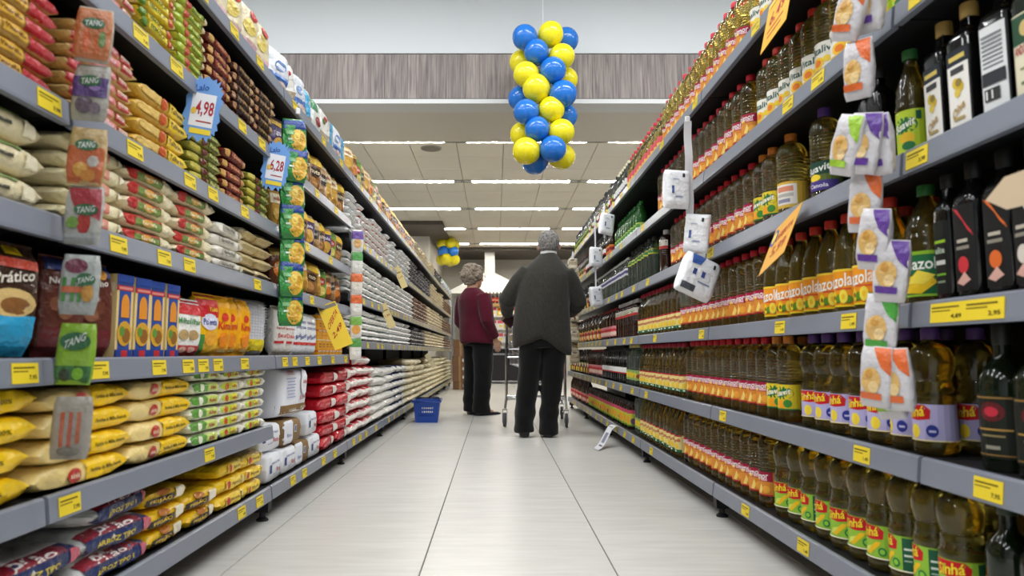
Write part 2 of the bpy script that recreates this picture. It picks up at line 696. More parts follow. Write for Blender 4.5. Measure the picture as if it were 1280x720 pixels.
def bay(side, y0, y1, levels, label, tags, last=False):
    """one bay of shelving; side -1 / +1 ; local frame: x along the aisle, -y towards the aisle"""
    L = y1 - y0
    rot = (0, 0, radians(90) if side < 0 else radians(-90))
    # local +x -> world +y (side<0) or -y (side>0)
    t = thing('shelving_bay', label, 'shelf', (side * FX, y0 if side < 0 else y1, 0), rot, group='gondola shelving bays')
    D = BX - FX
    mb = MB()
    mb.box((0, D - .012, .09), (L, D + .01, 1.95))
    obj('back_panel', mb.mesh('back_panel', PANEL_M, 0), t)
    mb = MB()
    mb.box((-.018, D - .05, 0), (.018, D - .013, 1.95))
    nx = .03 if side < 0 else L - .03
    obj('upright', mb.mesh('upright', UPR_M, 0), t, (nx, 0, 0))
    # front leg with levelling foot
    for lx in ([nx] if not last else [.03, L - .03]):
        mb = MB()
        mb.box((-.02, .012, .035), (.02, D - .055, .085))
        lg = obj('leg', mb.mesh('leg', LEG_M, 0), t, (lx, 0, 0))
        mb = MB()
        mb.tube([(0, .04, .036), (0, .04, .012)], .012, 8)
        mb.lathe([(.024, 0), (.024, .006), (.012, .014)], 12, (.1, .1, .1), cx=0, cy=.04)
        obj('foot', mb.mesh('foot', LEG_M), lg)
    for k, z in enumerate(levels):
        dep = D - .014
        mb = MB()
        mb.box((.003, .012, -.03), (L - .003, dep, 0), b=.002)
        sh = obj('shelf', mb.mesh('shelf', SHELF_M, 0), t, (0, 0, z))
        mb = MB()
        sec = [(-.006, -.047), (.0115, -.047), (.0115, .006), (.004, .006), (-.001, .002), (-.006, -.04)]
        n = len(sec)
        vs = [(xx, a, b) for xx in (.006, L - .006) for a, b in sec]
        fs = [tuple(range(n)), tuple(range(2 * n - 1, n - 1, -1))] + [(i, n + i, n + (i + 1) % n, (i + 1) % n) for i in range(n)]
        mb.add(vs, fs, (.4, .4, .45))
        mb.fix = True
        obj('price_rail', mb.mesh('price_rail', RAIL_M, 0), sh)
        for spec in tags.get(z, ()):
            yy, wd = spec if isinstance(spec, tuple) else (spec, .072)
            if y0 + wd / 2 < yy < y1 - wd / 2:
                lx = (yy - y0) if side < 0 else (y1 - yy)
                obj('price_tag', tag_mesh(wd), sh, (lx, -.0045, -.022), (radians(-6), 0, 0))
    return t


def rtags(y0, y1, seed, step=(.18, .42)):
    r = random.Random(seed)
    out, y = [], y0 + .1
    while y < y1:
        out.append(y)
        y += r.uniform(*step)
    return out


TL = {.133: [1.6, 2.42, 2.6, 3.02, 3.2, 3.55, 3.8, 4.3] + rtags(4.4, 14, 1), .372: [1.44, 2.13],
      .644: [1.28, 1.52, 1.79, 1.96, 2.06, 2.17, 2.4, 2.86, 3.0, 3.2, 3.42, 3.7, 4.02],
      .932: [1.57, 1.79, 1.94, 2.5, 2.82, 2.93, 3.25, 3.75], 1.172: [1.30, 1.62, 1.92, 2.08, 2.35, 2.9, 3.15, 3.6],
      1.462: [1.62, 1.81, 2.3, 2.5, 2.95, 3.3, 3.7], 1.757: [1.95, 2.2, 2.45, 2.9, 3.4, 3.8] + rtags(4.3, 14, 5),
      .732: rtags(4.2, 14, 2), 1.022: rtags(4.2, 14, 3), 1.39: rtags(4.2, 14, 4)}
TR = {.133: [1.62, 2.0, 2.45, 3.9] + rtags(4.3, 8, 11), .440: [1.24, 1.66, 2.66, 4.0, 4.4] + rtags(4.7, 8, 12),
      .760: [(1.27, .2), 1.69, 2.1, 2.9, 3.75] + rtags(4.3, 8, 13), 1.086: [1.385, 2.75, 3.9, 4.3] + rtags(4.6, 8, 14),
      1.420: [(1.3, .16), 1.79, 1.98, 3.1, 4.0] + rtags(4.6, 8, 15), 1.770: [2.2, 2.9, 3.5] + rtags(4.3, 8, 16)}

for k in range(len(LEFT_Y) - 1):
    lv = LZ_AB if k < 2 else LZ_C if k == 2 else LZ_D
    what = ('grey shelving bay of pasta, cornmeal and rice packs' if k < 3 else 'grey shelving bay of white sugar and rice bags')
    bay(-1, LEFT_Y[k], LEFT_Y[k + 1], lv, f'{what}, {ordw(k + 1)} from the camera', TL, k == len(LEFT_Y) - 2)
for k in range(len(RIGHT_Y) - 1):
    bay(1, RIGHT_Y[k], RIGHT_Y[k + 1], RZ, f'grey shelving bay of cooking oil and sauce bottles, {ordw(k + 1)} from the camera', TR, k == len(RIGHT_Y) - 2)
# ================================================================== bottles
K = {}


def prof(h, r, style):
    nr = .0125
    P = []
    if style == 'ribbed':           # tall PET bottle, ribbed above the label, round shoulder
        P += [(r * .82, 0), (r * .97, .006), (r, .016), (r, .03), (r * .965, .033), (r * .965, h * .43), (r, h * .44)]
        z0, z1, n = h * .45, h * .72, 7
        for i in range(n):
            z = z0 + (z1 - z0) * i / n
            P += [(r, z), (r * .985, z + (z1 - z0) / n * .25), (r * .91, z + (z1 - z0) / n * .5), (r * .985, z + (z1 - z0) / n * .75)]
        P += [(r, z1)]
        for t in (.2, .4, .6, .8, 1.):
            P.append((nr + (r - nr) * cos(t * pi / 2) ** .8 if t < 1 else nr, z1 + h * .17 * sin(t * pi / 2)))
        P += [(nr, h * .93)]
    elif style == 'waist':          # bottle with a pinched, obliquely grooved waist
        P += [(r * .82, 0), (r * .97, .006), (r, .016), (r, .028), (r * .965, .031), (r * .965, h * .40), (r, h * .41), (r * .98, h * .45), (r * .9, h * .48), (r * .93, h * .5),
              (r * .86, h * .53), (r * .9, h * .56), (r * .84, h * .58), (r * .93, h * .63), (r * .99, h * .68), (r, h * .73), (r * .96, h * .78), (r * .8, h * .84), (r * .5, h * .89), (nr, h * .92), (nr, h * .94)]
    elif style == 'taper':          # broad label, waves, long sloping shoulder
        P += [(r * .85, 0), (r * .98, .006), (r, .014), (r * .97, .018), (r * .97, h * .45), (r, h * .46), (r, h * .5), (r * .93, h * .53), (r * .98, h * .56), (r * .9, h * .59), (r * .93, h * .63),
              (r * .85, h * .67), (r * .72, h * .74), (r * .5, h * .81), (r * .38, h * .86), (nr, h * .89), (nr, h * .94)]
    elif style == 'wine':           # glass bottle with a distinct neck
        P += [(r * .9, 0), (r, .006), (r, h * .58), (r * .95, h * .64), (r * .72, h * .70), (r * .42, h * .75), (r * .36, h * .8), (r * .34, h * .93)]
    elif style == 'box':            # squared glass bottle
        P += [(r * .92, 0), (r, .006), (r, h * .70), (r * .92, h * .75), (r * .6, h * .79), (r * .4, h * .82), (r * .38, h * .92)]
    elif style == 'soda':
        P += [(r * .8, 0), (r, .02), (r, h * .3), (r * .95, h * .36), (r, h * .55), (r * .9, h * .68), (r * .6, h * .8), (r * .34, h * .88), (nr, h * .9), (nr, h * .94)]
    elif style == 'jar':
        P += [(r * .92, 0), (r, .006), (r, h * .76), (r * .9, h * .84), (r * .85, h * .86)]
    return P


def rad_at(P, z):
    for (r0, z0), (r1, z1) in zip(P, P[1:]):
        if z0 <= z <= z1 and z1 > z0:
            return r0 + (r1 - r0) * (z - z0) / (z1 - z0)
    return P[-1][0]


TWO = ('primor', 'primor_gold', 'sinha_green', 'sinha_lilac', 'suavit', 'mazola', 'vitaliv', 'big_gold')
TALL = ('primor', 'primor_gold', 'sinha_green', 'sinha_lilac', 'suavit', 'yellow', 'mazola', 'clear_lime')


def bottle(key, name, desc, h, r, style, body, cap, lab, cat='bottle', sq=None, n=22, pitch=None, group=None, single=False):
    """cap: (colour, radius, z0, z1); lab: (z0, z1, base colour, prims, span)"""
    P = prof(h, r, style)
    mb = MB()
    mb.lathe(P, n, (.5, .5, .5), sq=sq)
    mats = [body, SATIN, PAPER]
    cb = MB()
    if cap:
        cc, cr, z0, z1 = cap
        cc = hx(cc)
        cb.lathe([(cr * .96, z0), (cr, z0 + .002), (cr, z1 - .004), (cr * .94, z1 - .001), (cr * .6, z1)], 16 if not single else 9, cc, mat=1 if single else 0)
    lb = MB()
    labs = lab if isinstance(lab, list) else [lab] if lab else []
    for z0, z1, base, prims, span in labs:
        zz = [z0, (z0 + z1) / 2, z1]

        def surf(u, v, off, z0=z0, z1=z1, span=span):
            a = -pi / 2 + u * span
            z = z0 + (z1 - z0) * v
            q = 1. if not sq else 1 / (abs(cos(a)) ** sq + abs(sin(a)) ** sq) ** (1 / sq)
            R_ = rad_at(P, z) * q + off
            return (R_ * cos(a), R_ * sin(a), z)
        full = span if (sq or single) else pi
        nn = 10 if not single else 8
        m_ = 2 if single else 0
        lb.grid(lambda a, b: surf((a * 2 - 1) * full / span, b, .0006), nn if sq or single else 22, 3 if style in ('wine', 'box') or not single else 1, hx(base), mat=m_)
        art(lb, surf, prims, .0008, .00018, fine=10, lift=.0005, mat=m_)
        if not sq and not single:
            back = lambda u, v, off: tuple(Vector(surf(u, v, off)) * Vector((-1, -1, 1)))
            art(lb, back, prims, .0008, .00018, fine=10, lift=.0005)
    if single:
        mb.merge(cb)
        mb.merge(lb)
        parts = [(None, mb.mesh(name, mats))]
    else:
        parts = [('body', mb.mesh('body', body))]
        if cap:
            parts.append(('cap', cb.mesh('cap', SATIN)))
        if labs:
            parts.append(('label_print', lb.mesh('label_print', PAPER, 0)))
    K[key] = dict(scale=1.05 if key in TALL else 1., name=name, cat=cat, desc=desc, parts=parts, h=h, pitch=(pitch or 2 * r + .005) * (1.05 if key in TALL else 1.), group=group or desc + 's in a row', r=r, round=not sq)


def leaves(cu, cv, s, c1='4f7a1e', c2='f2cf22', c3='8a4a12'):
    return [('e', cu - s * .9, cv - s * .15, s * .8, s * .35, c1), ('e', cu + s * .8, cv - s * .25, s * .8, s * .35, c1), ('e', cu, cv, s * .75, s * .62, c2), ('e', cu, cv, s * .3, s * .25, c3)]


PRIMOR = [('r', -1, 0, 1, .06, 'b01c2c'), ('r', -1, .60, 1, 1, 'a4103a'), ('t', 'Primor', -.05, .82, 1.5, .26, .06, 'f4eef0'), ('r', -.45, .62, -.05, .74, 'f2c238'), ('r', .05, .63, .6, .72, 'e8b0b8'),
          ('p', [(-.2, .1), (.1, .08), (.25, .3), (.1, .52), (-.05, .3)], 'f6d878'), ('e', .5, .28, .3, .16, 'f0a83c')]
bottle('primor', 'oil_bottle', 'oil bottle with orange and crimson label', .262, .0385, 'ribbed', OIL_DARK, ('c4182a', .0165, .24, .262), (.036, .112, 'dc8c32', PRIMOR, 1.15), pitch=.083)
bottle('primor_gold', 'oil_bottle', 'golden oil bottle with orange and crimson label', .262, .0385, 'ribbed', OIL, ('d2243a', .0165, .24, .262), (.036, .112, 'dc8c32', PRIMOR, 1.15), pitch=.084)
MAZ = [('r', -1, 0, 1, .05, 'f2d21a'), ('r', -1, .94, 1, 1, 'f6d23a'), ('t', 'Mazola', 0, .68, 1.75, .36, .07, 'fbf8ee'), ('r', -.1, .45, .8, .5, 'd85a30')] + leaves(-.2, .25, .26) + leaves(.4, .27, .3, '5f8a22', 'f6e04a', 'f0c020')
bottle('mazola', 'canola_oil_bottle', 'oil bottle with yellow-orange flower label', .262, .041, 'taper', OIL, ('c43426', .0165, .238, .262), (.02, .116, 'f09a1c', MAZ, 1.15), pitch=.092)
YEL = [('r', -1, .0, 1, .16, '1f6a40'), ('r', -1, .92, 1, 1, 'b41c34'), ('t', 'Concordia', 0, .68, 1.7, .22, .08, 'b8202e'), ('e', -.3, .34, .28, .15, 'f4e070'), ('e', .3, .36, .3, .16, 'f0c83c'), ('e', -.6, .08, .15, .05, 'e8f0e0'), ('e', .2, .08, .15, .05, 'e8f0e0')]
bottle('yellow', 'soy_oil_bottle', 'oil bottle with pale yellow label and green hem', .258, .037, 'taper', OIL_DARK, ('9c1830', .0165, .236, .258), (.024, .104, 'e6d58a', YEL, 1.15), pitch=.08, n=16)
SWOOSH = lambda: [('p', [(-1, .98), (.25, .98), (.5, .84), (.45, .6), (-.1, .55), (-1, .6)], 'c4141e'), ('t', 'Sinhá', -.32, .77, 1.15, .3, .1, 'f8dc2c')]
SG = SWOOSH() + [('p', [(-.55, .12), (-.25, .08), (.3, .42), (.35, .52), (.1, .5)], 'f2c21c'), ('p', [(-.7, .06), (-.3, .2), (-.1, .38), (-.5, .3)], 'd8e060'), ('e', .4, .22, .2, .13, '1f7a44'), ('e', .4, .22, .12, .08, '8cc83c'),
                 ('r', .72, .04, 1.25, .96, '1e5a3e'), ('r', .8, .62, 1.18, .68, 'dfe8dc'), ('r', .8, .44, 1.18, .5, 'dfe8dc'), ('r', .8, .3, 1.1, .34, 'a8c0b0'), ('r', -1.3, 0, 1.3, .035, 'f4f0d0')]
bottle('sinha_green', 'corn_oil_bottle', 'corn oil bottle with green label and red banner', .262, .0415, 'waist', OIL, ('d8962c', .0165, .24, .262), (.03, .104, '94c23c', SG, 1.15), pitch=.0885)
SL = SWOOSH() + [('e', -.25, .25, .26, .2, 'f4da3a'), ('p', [(-.35, .05), (-.2, .05), (-.1, .35), (-.3, .35)], 'f0d040'), ('e', .52, .28, .24, .17, '27348c'), ('r', .4, .24, .66, .3, 'c8c4e8'), ('r', -1.3, 0, 1.3, .03, 'f0e0a0')]
bottle('sinha_lilac', 'sunflower_oil_bottle', 'oil bottle with lilac label and red banner', .262, .0415, 'waist', OIL_DARK, ('553673', .0175, .236, .262), (.03, .104, 'b7b0da', SL, 1.15), pitch=.0885)
SU = [('e', .0, .66, .85, .26, '1f6e3a'), ('t', 'Suavit', 0, .68, 1.3, .24, .12, 'f2f4ea'), ('e', -.1, .2, .35, .2, 'f0a01c'), ('e', .4, .25, .3, .16, '3f8a34'), ('r', -1.2, .0, 1.2, .05, '2a7a3c')]
bottle('suavit', 'blend_oil_bottle', 'oil bottle with yellow label and green oval', .262, .039, 'ribbed', OIL_DARK, ('d8802c', .0165, .238, .262), (.036, .112, 'e2c929', SU, 1.15), pitch=.083)
VI = [('t', 'Vitaliv', 0, .72, 1.7, .26, .05, '2b5a52'), ('e', -.1, .26, .5, .22, 'f4c22a'), ('e', -.1, .26, .28, .13, 'e87c20'), ('e', .55, .36, .24, .12, 'f2d040'), ('r', -1.2, 0, 1.2, .05, 'e8b830')]
bottle('vitaliv', 'sunflower_oil_bottle', 'oil bottle with white sunflower label', .268, .041, 'ribbed', OIL, ('cf3a2a', .017, .244, .268), (.036, .116, 'ece9de', VI, 1.15), pitch=.088)
BG = [('r', -.7, .12, .7, .9, 'e6e0d8'), ('r', -.55, .62, .5, .82, 'd88a6a'), ('r', -.55, .42, .5, .55, 'b8b4ac'), ('r', -.55, .2, .3, .34, '8c8aa0')]
bottle('big_gold', 'large_oil_bottle', 'large golden oil bottle with orange cap', .285, .048, 'ribbed', OIL, ('cf7a28', .019, .26, .285), (.036, .12, 'd8b040', BG, 1.15), pitch=.1)
PU = [('r', -1.2, .55, 1.2, 1, '143f2e'), ('t', 'Suavit', 0, .76, 1.5, .26, .1, 'e8ece4'), ('e', -.2, .45, .4, .12, 'f0cf30'), ('r', -1.2, 0, 1.2, .34, '4a3a86'), ('t', 'Canola', 0, .17, 1.2, .14, .0, 'e8e4f4')]
bottle('purple', 'canola_oil_bottle', 'dark canola bottle with purple cap', .285, .044, 'ribbed', OIL_DARK, ('5a3a86', .018, .258, .285), (.036, .12, '5a6a2a', PU, 1.15), pitch=.1)
OL = [('r', -.9, .02, .9, .98, 'e9e6df'), ('r', -.9, .80, .9, .98, '1c2530'), ('r', -.7, .86, .7, .92, 'd8c060'), ('r', -.6, .68, .6, .76, '3a3a3c'), ('e', -.2, .56, .3, .07, 'd8b83a'), ('e', .25, .5, .28, .065, 'c9a92c'), ('e', -.05, .43, .28, .06, 'dcc04a'), ('e', .1, .56, .3, .05, '8a7a3a'),
      ('t', 'Oliva', 0, .22, 1.1, .12, .12, 'a8822c'), ('r', -.5, .08, .5, .12, 'b09a60')]
bottle('olive_white', 'olive_oil_bottle', 'square olive oil bottle with white olive label', .272, .034, 'box', BLACKGLASS, ('a88a4a', .0165, .24, .272), (.018, .175, '14161a', OL, .75), sq=6, n=32, pitch=.086)
OB = [('r', -.9, .02, .9, .98, 'dfe1e2')] + [('r', -.75, .5 + .05 * i, .7, .525 + .05 * i, '777b82') for i in range(8)] + [('r', -.8, .3, .8, .45, '2c2e34'), ('r', -.7, .12, .4, .26, '333333'), ('r', -.6, .14, -.5, .24, 'f0f0f0'), ('r', -.2, .14, -.1, .24, 'f0f0f0')]
bottle('olive_back', 'olive_oil_bottle', 'square olive oil bottle turned to its back label', .272, .034, 'box', BLACKGLASS, ('a88a4a', .0165, .24, .272), (.018, .185, '14161a', OB, .75), sq=6, n=32, pitch=.086)
OR = [('r', -.95, .02, .95, .98, 'e3dcc0'), ('r', -.95, .62, .95, .98, '1e4a2e'), ('t', 'ANDORINHA', 0, .55, 1.6, .12, 0, 'a81c28'), ('e', 0, .8, .4, .1, 'c9b070'), ('r', -.5, .12, .5, .16, '6a7a50'), ('r', -.5, .3, .5, .33, '8a8a60')]
bottle('olive_cream', 'olive_oil_bottle', 'olive oil bottle with cream and dark green label', .272, .034, 'box', DARKGLASS, ('1f4a2a', .0165, .24, .272), (.02, .165, 'd8d2b4', OR, .75), sq=5, n=32, pitch=.08)
for key, c, dd in (('red', 'c8323a', 'red'), ('orange', 'd8682a', 'orange'), ('white', 'd8d0c4', 'white'), ('lime', '9ac62c', 'lime')):
    SWA = [('p', [(-.8, .98), (-.3, .95), (.55, .70), (.9, .62), (.8, .68), (-.1, .9)], c), ('r', -.5, .56, .5, .6, 'b8b0a0'), ('r', -.6, .48, .6, .52, '8a8478'), ('e', .0, .30, .5, .1, c), ('p', [(-.7, .1), (.1, .22), (.6, .12), (-.1, .06)], 'd8a89a' if key != 'lime' else '7a9a3a')]
    bottle('black_' + key, 'olive_oil_bottle', f'black olive oil bottle with {dd} swoosh', .278, .0335, 'box', BLACKGLASS, ('101010', .017, .242, .278), (.02, .19, '121212', SWA, .78), sq=4, n=28, pitch=.078)
SLM = [('r', -.7, .7, .7, .74, '9ac62c'), ('t', 'elite', 0, .6, 1.2, .09, 0, 'c8d8c0'), ('r', -.6, .4, .6, .46, 'd8d8d0'), ('r', -.6, .25, .6, .28, '7ab02c'), ('r', -.5, .15, .5, .18, '8a9a80')]
bottle('black_slim', 'olive_oil_bottle', 'slim black olive oil bottle with lime lettering', .27, .026, 'box', BLACKGLASS, ('141414', .015, .24, .27), (.02, .17, '131513', SLM, .78), sq=4, n=24, pitch=.06)
CO = [('r', -1.2, .92, 1.2, 1, '8ab82c'), ('t', 'Mazola', .25, .72, 1.5, .26, .0, 'f2f6ee'), ('p', [(-.7, .1), (.2, .06), (.75, .3), (.5, .5), (-.3, .45)], 'f2c81e'), ('p', [(-.4, .3), (.3, .26), (.7, .46), (.1, .58)], 'f6de4c'), ('r', -1.2, 0, 1.2, .05, '9ac832')]
bottle('corn_big', 'corn_oil_bottle', 'wide corn oil bottle with dark green label', .275, .05, 'taper', OIL_DARK, ('2a6a30', .018, .25, .275), (.022, .122, '17683a', CO, 1.15), pitch=.105)
YG = [('e', 0, .64, .8, .2, '1f6e3a'), ('t', 'Suavit', 0, .66, 1.3, .2, .12, 'f2f4ea'), ('e', .1, .34, .5, .14, 'e0b820'), ('e', .2, .16, .4, .1, '1f6e3a'), ('r', .7, .75, 1, .95, '1c5a44')]
bottle('lime_label', 'oil_bottle', 'oil bottle with green cap and lime label', .268, .036, 'taper', OIL_DARK, ('2f6a34', .0165, .244, .268), (.022, .12, 'b4cc2e', YG, 1.0), pitch=.082)
DG = [('e', 0, .74, .55, .16, '5a1418'), ('e', 0, .74, .3, .08, 'b8283a'), ('r', -.8, .44, .8, .47, 'a8823c'), ('r', -.5, .34, .5, .37, '8a7a50'), ('r', -.9, .95, .9, .98, '8a6a34'), ('r', -.9, .04, .9, .06, '8a6a34'), ('r', -.3, .14, .3, .2, '8a8878')]
bottle('green_large', 'olive_oil_bottle', 'broad dark green bottle with black and gold label', .275, .0425, 'wine', DARKGLASS, ('1a1a18', .0165, .235, .275), (.025, .14, '12170f', DG, 1.0), pitch=.093)
GW = [('r', -.9, .05, .9, .95, 'd8dcd8'), ('r', -.6, .62, .6, .66, '9aa0a0'), ('t', 'Gallo', 0, .3, 1.1, .22, .15, '8a928c'), ('e', 0, .8, .3, .07, 'a8a890')]
bottle('green_white', 'olive_oil_bottle', 'dark green olive bottle with white and gold label', .26, .038, 'wine', DARKGLASS, ('22301c', .0165, .225, .26), (.018, .11, 'b89a3c', GW, 1.0), pitch=.084)

# far, small ones: one mesh each
F_ = dict(single=True, n=10)
bottle('vinegar', 'vinegar_bottle', 'clear vinegar bottle with pale label', .25, .034, 'soda', CLEAR, ('d8d8d4', .014, .232, .25), (.12, .17, 'd8d4dc', [('r', -1, .3, 1, .7, '4a4a78')], 1.4), pitch=.074, **F_)
bottle('vinegar_big', 'vinegar_bottle', 'broad clear vinegar bottle with yellow shoulder label', .275, .042, 'soda', CLEAR, ('3a3a38', .015, .252, .275), (.165, .2, 'c8c83a', [('r', -1, .3, 1, .6, '3f8a3c')], 1.4), pitch=.1, n=16, single=True)
bottle('clear_lime', 'oil_bottle', 'clear bottle with green sunflower label', .262, .038, 'ribbed', CLEAR, ('d8c878', .015, .242, .262), (.036, .1, '8aa860', [('e', -.2, .5, .5, .3, 'e0c030'), ('e', .5, .4, .3, .2, '8a3a20')], 1.4), pitch=.084, n=16, single=True)
bottle('soda', 'green_bottle', 'bright green bottle with pale green label', .262, .042, 'soda', GREENP, ('2f8a3a', .015, .242, .262), (.03, .11, 'b8d060', [('r', -1, .3, 1, .6, 'e8ece0'), ('r', -.5, .6, .5, .9, '3f8a3c')], 1.4), pitch=.09, n=14, single=True)
bottle('dark_white', 'vinegar_bottle', 'dark bottle with small white label', .255, .033, 'wine', BLACKGLASS, ('1a1a1a', .014, .232, .255), (.07, .115, 'e4e4e2', [('r', -1, 0, 1, .2, 'b82c2c')], 1.4), pitch=.072, **F_)
bottle('dark_red', 'sauce_bottle', 'dark sauce bottle with red and pink label', .25, .036, 'soda', BROWNGLASS, ('8a1c20', .015, .23, .25), (.03, .11, 'd8868a', [('r', -1, .4, 1, .8, 'c82c34'), ('e', 0, .3, .5, .2, 'f0d0c0')], 1.4), pitch=.078, **F_)
bottle('dark_lime', 'sauce_bottle', 'dark sauce bottle with lime label', .24, .033, 'wine', BLACKGLASS, ('2a2a28', .014, .22, .24), (.02, .12, '9ab83a', [('r', -1, .5, 1, .8, '3a5a20'), ('e', 0, .3, .5, .2, 'e0d860')], 1.4), pitch=.072, **F_)
bottle('dark_orange', 'sauce_bottle', 'dark sauce bottle with orange label', .24, .033, 'wine', BROWNGLASS, ('2a2a28', .014, .22, .24), (.02, .11, 'd8742c', [('r', -1, .5, 1, .8, '8a1c20')], 1.4), pitch=.072, **F_)
bottle('white_cap', 'soy_sauce_bottle', 'brown soy bottle with white cap and fruit label', .262, .041, 'ribbed', BROWNGLASS, ('dcdcdc', .018, .236, .262), (.15, .2, 'd8d4c8', [('r', -1, .0, 1, .35, 'b03a34'), ('e', 0, .6, .4, .2, '7a8a5a')], 1.4), pitch=.09, n=14, single=True)
bottle('jar_lime', 'sauce_jar', 'dark jar with yellow-green fruit label', .19, .044, 'jar', BROWNGLASS, ('2a2320', .036, .16, .19), (.02, .13, 'c8c83a', [('r', -1, .78, 1, 1, 'c84a6a'), ('e', -.3, .4, .4, .26, 'e89a2c'), ('e', .5, .3, .3, .2, '6a4a6a'), ('r', -1, 0, 1, .1, '5a8a2c')], 1.4), cat='jar', pitch=.098, n=16, single=True)
bottle('gold_small', 'oil_bottle', 'small golden bottle with red cap on top shelf', .25, .036, 'taper', OIL, ('c83040', .015, .23, .25), (.02, .11, 'e8c060', [('r', -1, .6, 1, 1, 'd85a60'), ('r', -1, 0, 1, .2, '3a7a50')], 1.4), pitch=.08, **F_)
bottle('white_small', 'vinegar_bottle', 'dark top-shelf bottle with white label and pale cap', .25, .034, 'wine', DARKGLASS, ('d8d0b0', .014, .23, .25), (.03, .12, 'dcdcd8', [('r', -1, .2, 1, .5, '4a4a60')], 1.4), pitch=.076, **F_)

STOCK = {}
SHELF_WORD = ['base shelf', 'second shelf up', 'third shelf up', 'fourth shelf up', 'fifth shelf up', 'sixth shelf up', 'top shelf']


def put(key, loc, rot, label, group=None, scale=1.):
    k = K[key]
    if len(k['parts']) == 1:
        o = obj(k['name'], k['parts'][0][1], None, loc, rot)
    elif k['parts'][0][0] is None:
        o = obj(k['name'], k['parts'][0][1], None, loc, rot)
        for pn, me in k['parts'][1:]:
            obj(pn, me, o)
    else:
        o = obj(k['name'], None, None, loc, rot)
        for pn, me in k['parts']:
            obj(pn, me, o)
    if scale != 1.:
        o.scale = (scale,) * 3
    return tag(o, label, k['cat'], group or k['group'])


def count(desc, shelf):
    n = STOCK[desc, shelf] = STOCK.get((desc, shelf), 0) + 1
    return n


def row(z, shelf, y0, y1, keys, inset=.022, twist=.35, deep=1, dy=.0):
    """front row of bottles on the oil side; keys: one kind or a cycle of kinds"""
    keys = keys if isinstance(keys, (list, tuple)) else [keys]
    y0, y1 = (v + .035 * v * min(1, (v - 1.44) / .6) if v > 1.44 else v for v in (y0, y1))
    y, i = y0, 0
    while True:
        k = K[keys[i % len(keys)]]
        p = k['pitch']
        if y + p > y1 + .004:
            break
        yc = y + p / 2
        for d in range(2 if (deep == 1 and y < 3.3 and keys[i % len(keys)] in TWO) else 1):
            n = count(k['desc'] + str(d), shelf)
            rz = radians(-90) + RND.uniform(-twist, twist) + (.42 if k['round'] else .06)
            x = FX + .012 + inset + k['r'] * 1.06 + d * (p * 1.0 + .003) + RND.uniform(0, .006)
            where = 'from camera' if d == 0 else 'in second row'
            put(keys[i % len(keys)], (x, yc + RND.uniform(-.002, .002), z + .0005), (0, 0, rz),
                f"{k['desc']}, {ordw(n)} {where}, {shelf}", k['desc'] + ', ' + shelf, scale=k['scale'])
        y += p
        i += 1


Z1, Z2, Z3, Z4, Z5, Z6 = RZ
S1, S2, S3, S4, S5, S6 = SHELF_WORD[0], SHELF_WORD[1], SHELF_WORD[2], SHELF_WORD[3], SHELF_WORD[4], SHELF_WORD[6]
# base shelf
row(Z1, S1, 1.10, 1.375, 'green_white', twist=.25)
row(Z1, S1, 1.40, 2.30, 'sinha_green', twist=.6)
row(Z1, S1, 2.30, 3.38, 'primor')
row(Z1, S1, 3.38, 4.27, 'yellow')
row(Z1, S1, 4.27, 4.44, 'clear_lime')
row(Z1, S1, 4.62, 6.62, 'jar_lime')
row(Z1, S1, 6.66, 8.2, ['dark_red', 'dark_orange', 'dark_red', 'dark_red'])
# second
row(Z2, S2, 1.07, 1.425, 'green_large', twist=.2)
row(Z2, S2, 1.46, 2.12, 'sinha_lilac', twist=.5)
row(Z2, S2, 2.12, 2.30, 'suavit')
row(Z2, S2, 2.30, 3.29, 'primor')
row(Z2, S2, 3.29, 4.34, 'yellow')
row(Z2, S2, 4.34, 4.68, 'clear_lime')
row(Z2, S2, 4.68, 5.75, 'dark_white')
row(Z2, S2, 5.75, 6.5, 'dark_red')
row(Z2, S2, 6.5, 8.2, ['dark_orange', 'dark_white', 'dark_lime'])
# third
y = .975
for kk in ('black_lime', 'black_lime', 'black_white', 'black_orange', 'black_red', 'black_slim'):
    row(Z3, S3, y, y + K[kk]['pitch'], kk, twist=.12)
    y += K[kk]['pitch']
row(Z3, S3, 1.456, 1.565, 'corn_big', twist=.1)
row(Z3, S3, 1.575, 2.28, 'mazola', twist=.3)
row(Z3, S3, 2.28, 3.31, 'primor')
row(Z3, S3, 3.31, 4.36, 'yellow')
row(Z3, S3, 4.36, 5.1, 'white_cap')
row(Z3, S3, 5.1, 5.8, 'dark_red')
row(Z3, S3, 5.8, 8.2, ['dark_orange', 'dark_lime', 'dark_red'])
# fourth
y = 1.02
for kk in ('olive_cream', 'olive_cream', 'olive_back', 'olive_white', 'olive_white'):
    row(Z4, S4, y, y + K[kk]['pitch'], kk, twist=.15)
    y += K[kk]['pitch']
row(Z4, S4, 1.475, 1.565, 'lime_label', twist=.1)
row(Z4, S4, 1.575, 1.72, 'black_slim')
row(Z4, S4, 1.845, 1.955, 'purple', twist=.2)
row(Z4, S4, 2.055, 2.17, 'big_gold', twist=.4)
row(Z4, S4, 2.175, 2.36, 'suavit')
row(Z4, S4, 2.36, 3.5, 'primor')
row(Z4, S4, 3.62, 3.72, 'white_cap')
row(Z4, S4, 3.9, 4.62, 'vinegar_big')
row(Z4, S4, 4.62, 6.2, 'vinegar')
row(Z4, S4, 6.2, 8.2, ['dark_white', 'dark_orange', 'dark_lime'])
